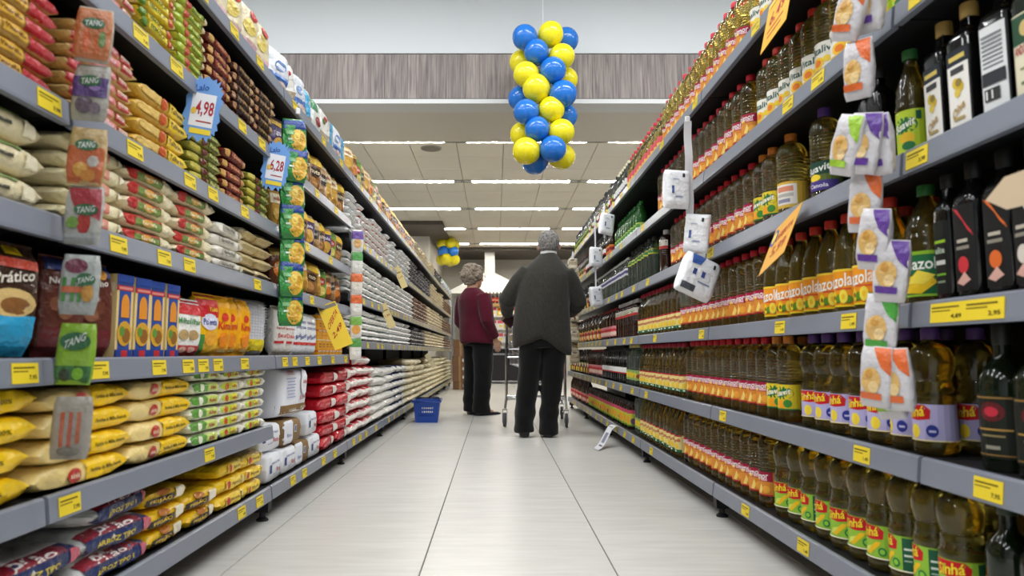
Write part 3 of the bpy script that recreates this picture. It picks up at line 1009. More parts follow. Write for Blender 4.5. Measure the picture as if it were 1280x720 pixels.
# fifth
row(Z5, S5, 1.08, 1.42, 'olive_cream')
row(Z5, S5, 1.46, 1.64, 'lime_label')
row(Z5, S5, 1.64, 2.35, 'vitaliv', twist=.4)
row(Z5, S5, 2.35, 3.7, 'primor')
row(Z5, S5, 4.35, 5.25, 'soda', inset=.05)
row(Z5, S5, 5.25, 5.5, 'dark_orange')
row(Z5, S5, 5.5, 6.7, 'dark_white')
row(Z5, S5, 6.7, 8.2, ['dark_red', 'dark_lime'])
# top
row(Z6, S6, 1.9, 2.38, 'vitaliv', twist=.4)
row(Z6, S6, 2.38, 3.62, 'primor_gold')
row(Z6, S6, 3.62, 4.55, 'gold_small')
row(Z6, S6, 4.55, 5.0, 'white_small')
row(Z6, S6, 5.0, 6.4, ['dark_white', 'dark_lime', 'dark_orange', 'dark_white'])
row(Z6, S6, 6.4, 7.6, 'dark_lime')
# ================================================================== bags, packs and boxes
MESHSRC = {}


def bag_geo(L, W, T, flat=8, e=.5, crimp=.05, seed=0, wr=.10, taper=.05):
    def dims(u):
        k = min(1., abs(u) / (1 - crimp))
        t = T / 2 * max(0., 1 - k ** flat) ** .5 + .0012
        wd = W / 2 * (1 - taper * k ** 4)
        return t, wd

    def S(u, th):
        t, wd = dims(u)
        c, s = cos(th), sin(th)
        n1 = noise.noise(Vector((u * 2.2 + seed * 7.3, c * 1.3, s * 1.3 + seed)))
        n2 = noise.noise(Vector((u * 6 + seed * 3.1, c * 3, s * 3 - seed)))
        q = 1 + wr * n1 + wr * .6 * n2 if abs(u) < 1 - crimp else 1
        return (u * L / 2, wd * math.copysign(abs(c) ** e, c) * (1 + (q - 1) * .3), t * math.copysign(abs(s) ** e, s) * q)
    return dims, S


def orient(mode, T, L):
    if mode == 'side':
        return lambda p: (p[0], p[1], p[2] + T / 2)
    if mode == 'end':
        return lambda p: (p[1], p[0], p[2] + T / 2)
    return lambda p: (p[1], -p[2], p[0] + L / 2)


def bag(key, name, desc, L, W, T, mode, base, prims=(), colfn=None, cat='pack', mat=None, flat=8, e=.5, crimp=.045, nu=16, nt=14, variants=3, wr=.16, taper=.05, partname='label_print', pitch=None, th=None, depth=None):
    """side: long edge to the aisle; end: narrow end to the aisle; stand: upright"""
    mat = mat or FILM
    if mode == 'stand' and flat == 8:
        flat, taper = 3.6, .12
    ks = []
    for sd in range(variants):
        dims, S = bag_geo(L, W, T, flat, e, crimp, sd + len(K), wr, taper)
        O0 = orient(mode, T, L)
        sh = [0.]
        O = lambda p, O0=O0, sh=sh: (O0(p)[0], O0(p)[1], O0(p)[2] + sh[0])
        mb = MB()
        bc = hx(base)
        cf = (lambda a, b: colfn(b * 2 - 1, 2 * pi * a)) if colfn else bc

        def us(b):        # denser rings near the seams
            x = b * 2 - 1
            return math.copysign(abs(x) ** .55, x)
        mb.grid(lambda a, b: O(S(us(b), 2 * pi * a)), nt, nu, cf, wrap=True)
        lo_, hi_ = min(q[2] for q in mb.v), max(q[2] for q in mb.v)
        sh[0] = -lo_
        mb.v = [(q[0], q[1], q[2] - lo_) for q in mb.v]
        mb.f.append(list(range(nt)))
        mb.f.append([len(mb.v) - 1 - i for i in range(nt)])
        mb.c += [bc, bc]
        mb.m += [0, 0]
        mb.fix = True
        parts = [(None, mb.mesh(name, mat, 60))]
        if prims:
            def bump(u, c, s):
                n1 = noise.noise(Vector((u * 2.2 + (sd + K_n) * 7.3, c * 1.3, s * 1.3 + (sd + K_n))))
                return 1 + wr * n1
            K_n = len(K)
            if mode == 'stand':
                def surf(ua, va, off):
                    t, wd = dims(va)
                    aa = min(1., abs(ua))
                    s = max(0., 1 - aa ** (2 / e)) ** .5
                    c = math.copysign(aa ** (1 / e), ua)
                    p = S(va, math.atan2(s, c))
                    return O((p[0], p[1], p[2] + off))
            else:
                sgn = -1

                def surf(ua, va, off):
                    uu = ua
                    aa = min(.999, abs(va))
                    s = math.copysign(aa ** (1 / e), va)
                    c = -max(0., 1 - s * s) ** .5
                    p = S(uu, math.atan2(s, c))
                    return O((p[0], p[1] - off, p[2] + off * .5 * (va > .3)))
            ab = MB()
            art(ab, surf, prims, .0014, .0004, fine=10)
            parts.append((partname, ab.mesh(partname, mat if mat is not CRUMPLE else FILM, 0)))
        kk = key if sd == 0 else f'{key}#{sd}'
        MESHSRC[kk] = mb
        ks.append(kk)
        K[kk] = dict(name=name, cat=cat, desc=desc, parts=parts, h=T if mode != 'stand' else L, pitch=pitch or (L if mode == 'side' else W), group=desc + 's', r=0,
                     T=(hi_ - lo_) if mode != 'stand' else T, L=L, W=W, mode=mode, dep=depth or (W if mode == 'side' else L if mode == 'end' else T))
    for kk in ks:
        K[kk]['variants'] = ks


def box_pack(key, name, desc, w, d, h, base, front, cat='box', b=.002, mat=None, side=None, top=None):
    mb = MB()
    mb.box((-w / 2, -d / 2, 0), (w / 2, d / 2, h), hx(base), b=b)
    mat = mat or PAPER
    parts = [(None, mb.mesh(name, mat, 0))]
    ab = MB()
    art(ab, plane_surf(w, h, 0, -d / 2, h / 2), front, .0004, .0003, fine=2)
    if side:
        for sg in (1, -1):
            art(ab, lambda u, v, off: (sg * (w / 2 + off), sg * u * d / 2, h / 2 + v * h / 2), side, .0004, .0003, fine=2)
    if top:
        art(ab, lambda u, v, off: (u * w / 2, v * d / 2, h + off), top, .0004, .0003, fine=2)
    parts.append(('label_print', ab.mesh('label_print', mat, 0)))
    K[key] = dict(name=name, cat=cat, desc=desc, parts=parts, h=h, pitch=w + (.018 if key == 'bluebox' else .002), group=desc + 's', r=0, T=h, W=w, L=d, mode='stand', dep=d, variants=[key])


LABELS = set()


def uniq(s):
    assert s not in LABELS, s
    LABELS.add(s)
    return s


NSTACK = {}


def stack(y, z, shelf, key, n, inset=.004, lean=.02, jit=.008, far=False):
    """a pile of n packs whose near edge is at depth y on the pasta side; returns the far edge"""
    k = K[key]
    k['T'] = k['T']
    s = NSTACK[k['desc'], shelf] = NSTACK.get((k['desc'], shelf), 0) + 1
    zz = z + .0008
    for i in range(n):
        kk = RND.choice(k['variants'])
        x = -(FX + .012 + inset + k['dep'] / 2 + RND.uniform(0, jit))
        put(kk, (x, y + k['pitch'] / 2 + RND.uniform(-jit, jit) * .6, zz), (0, 0, radians(90) + RND.uniform(-lean, lean)),
            uniq(f"{k['desc']}, {ordw(i + 1)} up in {ordw(s)} stack, {shelf}"), f"{k['desc']}, {shelf}")
        zz += K[kk]['T'] * .95
    return y + k['pitch']


def line(y0, y1, z, shelf, keys, inset=.008, twist=.15, tilt=.06, jit=.006, yaw=-.2):
    """packs standing side by side on the pasta side, turned a little towards the camera"""
    keys = keys if isinstance(keys, (list, tuple)) else [keys]
    y, i = y0, 0
    while True:
        k = K[keys[i % len(keys)]]
        if y + k['pitch'] > y1 + .015:
            break
        n = count(k['desc'], shelf)
        kk = RND.choice(k['variants'])
        ty, rz = RND.uniform(-tilt, tilt), yaw + RND.uniform(-twist, twist)
        x = -(FX + .013 + inset + k['dep'] / 2 * cos(rz) + k['W'] * .46 * abs(sin(rz)) + RND.uniform(0, jit))
        put(kk, (x, y + k['pitch'] / 2, z + .0012 + abs(sin(ty)) * k['W'] * .5), (RND.uniform(0, tilt) * -.3, ty, radians(90) + rz),
            uniq(f"{k['desc']}, {ordw(n)} from camera, {shelf}"), f"{k['desc']}, {shelf}")
        y += k['pitch']
        i += 1
    return y


# ---- flat-lying pasta and flour packs
def tex(s, u, v, w, h, c, r=0):
    return ('t', s, u, v, w, h, r, c)


bag('pink', 'pasta_pack', 'pink and red pasta pack', .265, .15, .027, 'side', 'd9b878', [('r', -.9, -.75, -.55, .8, 'c22a34'), ('r', -.5, -.55, .35, .75, 'd8767a'), tex('Galo', -.05, .15, .6, .8, 'f2dcd8'), ('r', .42, -.6, .8, .7, 'b83038'), tex('massa', .6, .1, .3, .5, 'f0d8c0')])
bag('egg', 'pasta_pack', 'yellow and green egg pasta pack', .195, .15, .0255, 'side', 'dcc23c', [('r', -.92, -.8, -.62, .8, '5f8a2a'), ('r', -.55, -.65, .5, .75, 'e8d234'), tex('SEMOLA', -.05, .05, .85, .7, '4a6a20'), ('e', .68, .05, .14, .75, 'c8502c'), ('r', .84, -.7, .94, .7, 'e8dcc0')])
bag('egg_green', 'pasta_pack', 'lime green spaghetti pack', .195, .15, .0255, 'side', 'c8c048', [('r', -.92, -.8, -.5, .8, 'a8bc34'), ('e', -.3, .0, .15, .8, 'c04a2c'), ('r', -.1, -.6, .6, .7, '7a9a2c'), tex('Ovos', .22, .05, .5, .7, 'f0e860'), ('r', .7, -.7, .92, .7, 'd8c8a0')])
bag('cocoa', 'biscuit_pack', 'dark brown and red biscuit pack', .215, .14, .032, 'side', '4a241a', [('r', -.92, -.7, -.7, .75, 'a87a50'), ('r', -.6, -.6, .4, .7, '30140e'), tex('Integral', -.1, .05, .8, .6, 'c89a50'), ('e', .62, 0, .16, .8, 'b8946a'), ('r', .82, -.7, .94, .7, '8a6a48')])
bag('cocoa_red', 'biscuit_pack', 'maroon and gold biscuit pack', .215, .14, .032, 'side', '6a2018', [('r', -.92, -.7, -.6, .75, 'c89a50'), ('r', -.5, -.6, .5, .7, '8c2a1c'), tex('Grano', 0, .05, .7, .6, 'e0b870'), ('e', .7, 0, .14, .8, 'b8844a')])
bag('redyellow', 'pasta_pack', 'red pasta pack with yellow band', .262, .15, .032, 'side', 'c9a050', [('r', -.95, -.75, -.3, .8, 'e3c03a'), ('r', .3, -.75, .95, .8, 'b3202a'), ('e', -.5, 0, .14, .8, '7a2440'), ('r', -.25, -.5, .25, .6, 'd8a83c'), tex('Vitarella', 0, .1, .45, .45, '5a2c10')])
bag('bigyellow', 'noodle_pack', 'yellow noodle pack with wheat-coloured front', .29, .16, .044, 'side', 'd8b04c', [('r', .15, -.7, .95, .8, 'e9c62a'), tex('Talharim', .5, .05, .55, .6, '5a3a10'), ('e', -.05, 0, .12, .7, 'c85a2c'), ('r', -.9, -.4, -.2, .5, 'e0bc66')])
bag('olivepack', 'pasta_pack', 'olive green and gold pasta pack', .25, .15, .027, 'side', '8a8a34', [('r', -.9, -.7, -.4, .75, 'c0b440'), ('e', -.15, 0, .16, .8, '6a2a20'), ('r', .1, -.6, .7, .7, '5a6a24'), tex('Parafuso', .4, .05, .5, .6, 'e0d870')])
bag('creampack', 'flour_pack', 'cream pack with red lozenge label', .245, .16, .036, 'side', 'e2d7b0', [('r', -.95, -.7, -.75, .8, 'ccc090'), ('r', -.3, -.6, .45, .7, 'cf6a5c'), ('r', -.26, -.48, .41, .58, 'd88a78'), tex('Yoki', .08, .05, .45, .6, 'f3e6d0'), ('r', .8, -.6, .95, .6, 'efe6c8')])
bag('redgreen', 'flour_pack', 'red and green pack with cream tip', .262, .16, .036, 'side', 'e4d9b6', [('r', -.96, -.75, -.62, .85, 'b52a26'), ('r', -.62, -.7, .3, .8, '6f8a3c'), ('r', -.62, .35, .3, .8, 'a83028'), ('e', -.2, -.05, .2, .5, 'd8a03a'), tex('Farofa', -.15, .0, .5, .5, 'f2e8c0'), ('r', .3, -.6, .42, .7, 'd8c8a0')])
bag('whitepack', 'flour_pack', 'white flour pack with pale grey print', .262, .16, .036, 'side', 'e4e0d4', [('r', -.6, -.4, .3, .5, 'b9b4a6'), tex('farinha', -.15, .05, .7, .5, '6a6a66'), ('r', .6, -.5, .8, .5, 'c8c2a8')])
bag('creambig', 'cassava_flour_bag', 'large cream flour bag with green edge', .29, .2, .058, 'side', 'dfd3ac', [('r', -.6, .55, .5, .72, '6f8a4a'), ('r', .0, -.2, .3, .05, '3a3a30'), ('r', .55, -.5, .8, .5, 'e8dfc0')])
bag('lump', 'grain_bag', 'lumpy cream grain bag', .2, .16, .042, 'end', 'd9c8a0', colfn=lambda u, th: hx('cdbb8c') if abs(u) > .8 else hx('e0d4b4') if sin(th * 3) > 0 else hx('c9b078'), wr=.3, crimp=.1)
YT = [('r', -.05, -.75, .97, .85, 'f0c40e'), tex('Farinha de Milho Amarela', .42, .0, .75, .34, '4a3a10'), ('e', -.3, -.05, .13, .55, 'b8322c'), tex('sinhá', -.3, -.05, .18, .4, 'f0d0b0')]
bag('corn', 'cornmeal_bag', 'yellow cornmeal bag with clear end', .335, .2, .052, 'side', 'e3c878', YT, colfn=lambda u, th: hx('eec412') if u > -.05 else hx('e6cd86'))
bag('cornfull', 'cornmeal_bag', 'plain yellow cornmeal bag with black lettering', .31, .2, .052, 'side', 'f0c60e', [tex('Farinha de Milho 100%', -.1, .0, 1.2, .34, '4a3a10')])
bag('greenflour', 'cornmeal_bag', 'green and white cornmeal pack', .215, .17, .036, 'side', 'dfe3cc', [('r', -.95, -.5, -.1, .8, '5f9a3a'), ('r', -.1, -.6, .7, .7, 'c9d86a'), ('e', -.5, .1, .12, .6, 'e8e8d0'), tex('fubá', .3, 0, .5, .6, 'b03a2c')])
bag('limeflour', 'cornmeal_bag', 'white cornmeal pack with lime and yellow front', .215, .17, .036, 'side', 'e6e2d2', [('r', -.95, -.5, .2, .7, 'b6c83a'), ('e', -.6, .0, .12, .6, 'c8402c'), ('r', -.3, -.4, .15, .5, 'e8d23a'), tex('milho', -.05, 0, .4, .5, '8a3020'), ('r', .3, -.5, .5, .6, 'cfcab4')])
bag('sack_blue', 'rice_sack', 'navy and white rice sack with red banner', .27, .3, .058, 'side', 'd9d9d6', [('r', -.9, -.8, .95, .9, '22305e'), ('r', -.9, .45, .6, .9, '8c2230'), tex('Pilão', -.15, .68, .9, .4, 'e6dcd8'), tex('ARROZ TIPO 1', -.1, -.15, 1.1, .4, 'e2c83a'), ('r', .65, -.6, .92, .5, 'c05a6a')], wr=.18, depth=.3)
bag('sack_green', 'rice_sack', 'white and green rice sack', .30, .3, .065, 'side', 'e0e2dc', [('r', -.5, -.1, .7, .8, '3f8a3c'), ('r', -.9, -.6, -.55, .5, '8c2a4a'), tex('Arroz', .1, .35, .7, .5, 'f0f4ea')], wr=.18, depth=.3)
bag('sack_black', 'bean_bag', 'yellow bean bag with black band', .215, .22, .05, 'side', 'e6ba1c', [('r', -.9, -.7, .3, .2, '2a2018'), tex('FEIJÃO', -.3, -.2, .9, .5, 'e8c03a'), ('r', .35, -.5, .8, .6, 'e8e0c8'), ('e', -.2, .55, .3, .3, 'b06a24')], wr=.15)
bag('sack_yellow', 'corn_bag', 'yellow popcorn bag with red badge', .24, .22, .05, 'side', 'e9c21c', [('r', -.5, -.5, .6, .5, 'f0d040'), ('e', -.3, .0, .12, .5, 'b82c24'), tex('Pipoca', .2, .0, .6, .5, '7a5a10'), ('r', .7, -.6, .9, .6, 'e0d090')], wr=.15)
# ---- end-on sacks
RW = lambda u, th: hx('c01e2e') if u > -.45 or (abs(cos(th)) < .5 and u > -.86) or cos(th) > .97 else hx('e6e2da')
bag('redsack', 'sugar_bag', 'red and white sugar bag', .30, .19, .068, 'end', 'e6e2da', colfn=RW, wr=.22, crimp=.03, flat=7, e=.6, pitch=.203)
bag('redside', 'sugar_bag', 'red sugar bag lying lengthwise', .34, .22, .068, 'side', 'c2202e', [('r', .3, -.75, .97, .6, 'e8e4dc'), tex('açúcar', -.1, .0, .5, .4, 'e8b8b0'), ('r', -.9, -.3, -.6, .3, 'd8505a')], wr=.15)
bag('whitesack', 'rice_bag', 'white rice bag with grey print', .30, .19, .064, 'end', 'e8e6e0', colfn=lambda u, th: hx('e8e6e0') if u < -.3 or cos(th * 2) > 0 else hx('c9564e'), wr=.2, crimp=.03, flat=7, pitch=.203)
bag('bluesack', 'rice_bag', 'white rice bag with navy stripe', .30, .19, .064, 'end', 'd9d9d6', colfn=lambda u, th: hx('2c3f78') if -.75 < u < -.3 else hx('d8d6cf'), wr=.2, crimp=.03, flat=7, pitch=.203)
bag('creamsack', 'bean_sack', 'cream bean bag with brown print', .30, .18, .062, 'end', 'd6cba8', colfn=lambda u, th: hx('d6cba8') if u < -.5 else hx('a8946a'), wr=.2, crimp=.03, flat=7, pitch=.203)
for kk, nm, ds, c1, c2 in (('d_white', 'sugar_pack', 'white sugar pack with red dots', 'e9e7e2', 'c23a3c'), ('d_plain', 'salt_pack', 'plain white salt pack', 'e6e5e1', 'b9c2c8'), ('d_dark', 'bean_pack', 'black bean pack', '4a4a52', '2a2a30'),
                           ('d_brown', 'bean_pack', 'brown bean pack', '8a6a50', '6a4a34'), ('d_cream', 'grain_pack', 'cream grain pack', 'dccfae', 'b39a68'), ('d_teal', 'sugar_pack', 'white sugar pack with teal mark', 'e8e6e0', '4a7a78')):
    cA, cB = hx(c1), hx(c2)
    bag(kk, nm, ds, .2, .126, .042, 'end', c1, colfn=(lambda u, th, cA=cA, cB=cB: cB if (-.72 < u < -.45 and abs(cos(th)) < .55) else cA), wr=.2, crimp=.06, nu=8, nt=10, pitch=.128)

# ---- upright packs
bag('pudding', 'dessert_mix_bag', 'brown and blue dessert mix bag', .225, .13, .05, 'stand', '3a2418', [('r', -.9, -.95, .9, -.25, '2a9ac8'), ('e', 0, -.05, .8, .25, 'd8b878'), ('e', .1, -.1, .5, .15, '8a5a30'), ('r', -.9, .55, .9, .72, 'c8442c'), tex('Prático', 0, .4, 1.4, .2, 'f0e8d8', .1), ('r', -.3, .78, .3, .93, 'e8c420')], crimp=.12, cat='bag')
bag('choco', 'chocolate_mix_bag', 'brown bag printed with chocolate balls', .22, .12, .05, 'stand', '5a2a20', [('r', -.9, -.95, .9, -.4, '6a2228'), ('e', -.35, .05, .3, .14, '7a4a34'), ('e', .3, .05, .3, .14, '6a3a28'), ('e', 0, .22, .3, .14, '7a4a38'), ('e', 0, -.1, .3, .14, '8a5a42'), ('e', .1, .25, .18, .07, 'd8c8c0'), tex('Negrinho', 0, .52, 1.5, .18, 'ece4dc', .08), ('r', -.9, .7, .9, .95, '2c3a78'), ('e', .5, .78, .25, .12, 'e8a02c')], crimp=.1, cat='bag')
BXF = [('r', -1, -.78, 1, .62, 'dcc080'), ('r', -.72, -.78, .72, .62, '2c4a94'), ('r', -1, .82, 1, 1, '2a4a9c'), ('r', -1, .62, 1, .74, 'b52a34'), ('r', -.8, .65, .8, .71, 'd88a80'), ('e', 0, .28, .5, .26, 'd88a2c'), ('r', -.5, -.02, .5, .28, 'd88a2c'), ('e', 0, -.4, .85, .3, 'c8982c'), ('e', .2, -.45, .5, .18, '8a5a24'), ('e', -.3, -.35, .3, .12, '5a8a34'), ('r', -1, -1, 1, -.78, '22408c'), ('r', -.35, -.95, .4, -.8, 'c22c30')]
box_pack('bluebox', 'cake_mix_box', 'blue cake mix box with orange figure', .064, .045, .205, '2a4486', BXF, side=[('r', -1, -1, 1, 1, 'dfc487'), ('r', -.8, .6, .8, .8, 'e8d8b0')])
bag('milhar', 'breadcrumb_bag', 'white breadcrumb bag with red top', .175, .075, .05, 'stand', 'e9e9e3', [('r', -.98, .45, .98, .95, 'c8343a'), tex('Milhar', 0, .22, 1.5, .2, '3f8a4c'), ('e', 0, -.25, .6, .18, 'b89a6a'), ('r', -.95, -.95, .95, -.6, 'c2303a'), ('e', 0, -.75, .5, .1, 'e0b0a0')], crimp=.08, cat='bag')
bag('polen', 'polenta_bag', 'red and yellow polenta bag', .205, .125, .06, 'stand', 'f0bc16', [('r', -.98, .25, .98, .95, 'c8262e'), ('e', 0, .1, .75, .26, 'd8d8e8'), tex('Polenta', 0, .1, 1.2, .2, '2a3a8c'), ('e', .1, -.4, .6, .25, 'e8a42c'), ('r', -.98, -.95, -.5, -.3, '3f8a3c'), tex('Yoki', .2, .5, .7, .14, 'f0d83a')], crimp=.08, cat='bag')
bag('kimi', 'cornmeal_bag', 'orange-yellow cornmeal bag with red lettering', .205, .088, .05, 'stand', 'f0ab14', [('e', 0, .3, .4, .14, 'd03a2c'), tex('Kimi', 0, .02, 1.3, .26, 'd0302a'), ('e', 0, -.45, .6, .25, 'e8881c'), ('r', -.6, -.85, .6, -.75, 'f0d080')], crimp=.12, cat='bag', pitch=.09)
bag('wred', 'flour_bag', 'white flour bag with red lettering', .215, .11, .06, 'stand', 'e6e3dc', [('e', .1, .5, .5, .2, '5a6a9a'), tex('Farinha', 0, .12, 1.4, .1, 'b03038'), tex('Dona', .1, -.18, 1.1, .18, 'c8262e'), ('r', -.9, -.5, .3, -.4, 'c8303a')], crimp=.07, cat='bag')
bag('wblue', 'flour_bag', 'white flour bag with blue lettering', .205, .092, .05, 'stand', 'e4e7ec', [tex('TRIGO', 0, .55, 1.3, .12, '33488c'), tex('DONA', 0, .3, 1.3, .12, '33488c'), tex('Benta', 0, -.1, 1.4, .2, '2c3f8c', .12), ('r', -.95, -.5, .95, -.38, 'c8303a')], crimp=.06, cat='bag')
OBX = [('r', -1, .5, 1, .62, 'd8c8a0'), ('r', -.6, .1, .6, .2, '8a5a14'), ('r', -.5, -.15, .5, -.05, '8a5a14'), ('r', -1, -.6, 1, -.45, 'c2502c'), ('r', -.9, -.58, .9, -.5, 'e8e0d0')]
box_pack('orangebox', 'starch_box', 'orange starch box with cream band', .075, .05, .105, 'dc9a1c', OBX, side=[('r', -1, .5, 1, .62, 'd8c8a0'), ('r', -1, -.6, 1, -.45, 'c2502c')])


# ---------------------------------------------------------------- stock of the pasta side, nearest bays
A1, A2, A3, A4, A5, A6, A7 = LZ_AB
W1, W2, W3, W4, W5, W6, W7 = SHELF_WORD


def run(y, z, shelf, keys_n, gap=.004, **kw):
    for key, n in keys_n:
        y = stack(y, z, shelf, key, n, **kw) + gap
    return y


run(.97, A1, W1, [('sack_green', 2), ('sack_blue', 2)], lean=.08, jit=.015)
run(1.56, A1, W1, [('sack_blue', 3), ('sack_black', 3), ('sack_black', 2), ('sack_yellow', 3), ('sack_yellow', 3)][:4], lean=.08, jit=.012)
stack(2.47, A1, W1, 'sack_yellow', 3, lean=.06)
run(1.05, A2, W2, [('cornfull', 4)], lean=.03)
run(1.375, A2, W2, [('corn', 4), ('corn', 4), ('greenflour', 6), ('limeflour', 6), ('limeflour', 6)], lean=.03)
run(1.05, A4, W4, [('creambig', 3)], lean=.03)
run(1.385, A4, W4, [('creampack', 5), ('redgreen', 5), ('redgreen', 5), ('whitepack', 4)], lean=.05)
run(2.42, A4, W4, [('lump', 4), ('lump', 4)], lean=.1)
run(1.09, A5, W5, [('redyellow', 6)], lean=.04)
run(1.39, A5, W5, [('pink', 7), ('bigyellow', 4), ('olivepack', 6), ('cocoa_red', 5), ('olivepack', 5)], lean=.04)
run(1.10, A6, W6, [('pink', 7)], lean=.03)
run(1.38, A6, W6, [('pink', 7), ('egg', 8), ('egg_green', 8), ('cocoa_red', 6), ('cocoa', 6), ('cocoa', 6)], lean=.04)
line(1.10, 1.37, A3, W3, 'pudding', yaw=-.35)
line(1.40, 1.63, A3, W3, 'choco', yaw=-.35)
line(1.63, 1.96, A3, W3, 'bluebox', yaw=-.1, twist=.04, tilt=.01)
line(1.965, 2.12, A3, W3, 'milhar', yaw=-.3)
line(2.125, 2.26, A3, W3, 'polen', yaw=-.3)
line(2.265, 2.55, A3, W3, 'kimi', yaw=-.3)
line(2.87, 3.10, A3, W3, 'wred', yaw=-.2, tilt=.03)
line(3.11, 3.48, A3, W3, 'wblue', yaw=-.15, tilt=.02)
y = 3.50
nb = 0
while y < 4.03:
    for lv in range(2):
        nb += 1
        put('orangebox', (-(FX + .05), y + .038, A3 + .0008 + lv * .1055), (0, 0, radians(90) + RND.uniform(-.04, .04)),
            uniq(f"orange starch box with cream band, {ordw(nb // 2 + nb % 2)} from camera, {'lower' if lv == 0 else 'upper'} layer"), 'orange starch boxes')
    y += .078

# checked paper bundle with yellow base
mb = MB()
S_ = plane_surf
chk = [('r', -1, -1, 1, -.42, 'e8d22c')] + [('r', -1 + i * .16, -.40, -1 + i * .16 + .02, .98, 'b8bcc8') for i in range(1, 13)] + [('r', -1, -.4 + i * .1, 1, -.385 + i * .1, 'b8bcc8') for i in range(1, 14)] + [('r', -.85, -.85, -.1, -.5, 'c8b41c'), ('r', -.7, -.6, -.25, -.56, '7a6a14')]
bag('paper', 'paper_bundle', 'checked white paper bundle with yellow hem', .225, .2, .1, 'stand', 'e6e6ea', chk, crimp=.02, cat='pack', flat=6, wr=.05)
put('paper', (-(FX + .115), 2.67, A3 + .004), (0, .03, radians(90) - .35), 'tall checked white paper bundle with yellow hem beside orange-yellow bags')

# ---- mid bay: big paper sacks, sugar bags
PB = hx('e4e6ea')
bag('flour10', 'flour_sack', 'white paper flour sack lying flat', .2, .27, .11, 'side', 'e3e5ea', [tex('FARINHA DE TRIGO', .1, .35, 1.2, .14, '3a4a90'), ('r', -.7, -.3, -.45, .3, '3a4a80'), tex('Rosa', .5, -.2, .5, .35, 'b04a50'), ('r', -.3, -.45, .2, -.4, '8a94b8')], flat=16, e=.25, crimp=.008, mat=PAPER, wr=.06, taper=.03)
bag('brownflour', 'flour_sack', 'brown and white paper flour sack', .24, .27, .11, 'side', '8a6c42', [('r', -.98, -.9, -.1, .9, 'dfe2ea'), ('r', .05, -.1, .3, .45, 'e8e8ea'), ('r', .08, -.05, .27, .4, '6a74a0'), tex('Rosa', -.5, -.2, .5, .3, '8a90b8')], flat=16, e=.25, crimp=.008, mat=PAPER, wr=.06, taper=.03, colfn=lambda u, th: hx('86683e'))
bag('tallflour', 'flour_sack', 'upright flour sack with red oval and brown base', .228, .29, .2, 'stand', 'e2e3ea', [('r', -.99, -.99, .99, -.5, '87693f'), tex('FARINHA', -.35, .78, .5, .08, 'b04a4a'), tex('DE TRIGO', -.35, .68, .5, .06, 'b04a4a')] + [('r', -.7 + .04 * (i % 3), .5 - .12 * i, -.05 - .06 * (i % 2), .53 - .12 * i, '8a94c0') for i in range(7)] +
    [('e', .62, .35, .3, .55, 'd8d4da'), ('e', .62, .35, .26, .5, 'e9e9ee'), tex('ANA', .65, .35, .4, .16, 'b03844'), tex('Rosa', .5, -.25, .5, .16, '8c2c3c', .15), tex('10 KG', -.3, -.7, .5, .12, 'e0d4c0'), tex('ROSA', .5, -.65, .4, .12, 'e0d4c0')],
    flat=9, e=.3, crimp=.01, mat=PAPER, wr=.04, taper=.03, nu=16, nt=20)
for i, (key, x, y, z, rz, lb) in enumerate((
        ('flour10', 1.04, 2.855, .134, .05, 'white paper flour sack on base shelf beside the yellow popcorn bags'),
        ('flour10', 1.04, 3.065, .134, .0, 'white paper flour sack on base shelf below the brown flour sack'),
        ('brownflour', 1.045, 3.29, .134, .0, 'brown and white paper flour sack on the base shelf itself'),
        ('flour10', 1.045, 3.515, .134, .0, 'white paper flour sack on base shelf beside red sugar bags'),
        ('flour10', 1.06, 2.875, .2535, -.12, 'white paper flour sack on upper layer, nearest the camera'),
        ('brownflour', 1.04, 3.115, .2535, -.03, 'brown and white paper flour sack carrying the tall upright sack'),
        ('flour10', 1.045, 3.45, .2535, .03, 'white paper flour sack on upper layer beside red sugar bags'),
        ('tallflour', 1.0, 3.12, .374, -.12, 'tall upright flour sack with red oval, nearer the red sugar bags'),
        ('tallflour', 1.222, 2.965, .374, -.05, 'tall upright flour sack with red oval, half hidden behind its twin'))):
    put(key, (-x, y, z), (0, 0, radians(90) + rz), uniq(lb), 'paper flour sacks')
C_Z = .133
y = 3.64
for s in range(6):
    n = [6, 6, 6, 7, 7, 6][s]
    if s < 2:
        y = stack(y, C_Z, W1, 'redside', n, lean=.08, jit=.02)
    else:
        y = stack(y, C_Z, W1, 'redsack', n, lean=.07, jit=.016)
for s in range(5):
    y = stack(y, C_Z, W1, 'whitesack', 6, lean=.07, jit=.016)
for s in range(4):
    y = stack(y, C_Z, W1, 'bluesack', 6, lean=.07, jit=.016)
for s in range(4):
    y = stack(y, C_Z, W1, 'creamsack', 7, lean=.07, jit=.016)
YC_END = y


# ---- far runs: too small to pick apart, joined as stuff
def mass(name, label, key, y0, y1, z, nlay, wob=.012, taper=0):
    k = K[key]
    mb = MB()
    src = [MESHSRC[kk] for kk in k['variants']]
    y = y0
    while y + k['pitch'] <= y1:
        n = max(1, nlay - (RND.random() < .35) - (RND.random() < .12))
        for i in range(n):
            M = Matrix.Translation((-(FX + .016 + k['dep'] / 2 + RND.uniform(0, wob)), y + k['pitch'] / 2 + RND.uniform(-.006, .006), z + .001 + i * k['T'] * .95)) @ Matrix.Rotation(radians(90) + RND.uniform(-.06, .06), 4, 'Z')
            mb.merge(RND.choice(src), M)
        y += k['pitch']
    o = obj(name, mb.mesh(name, FILM, 60))
    return tag(o, label, 'packs', kind='stuff')


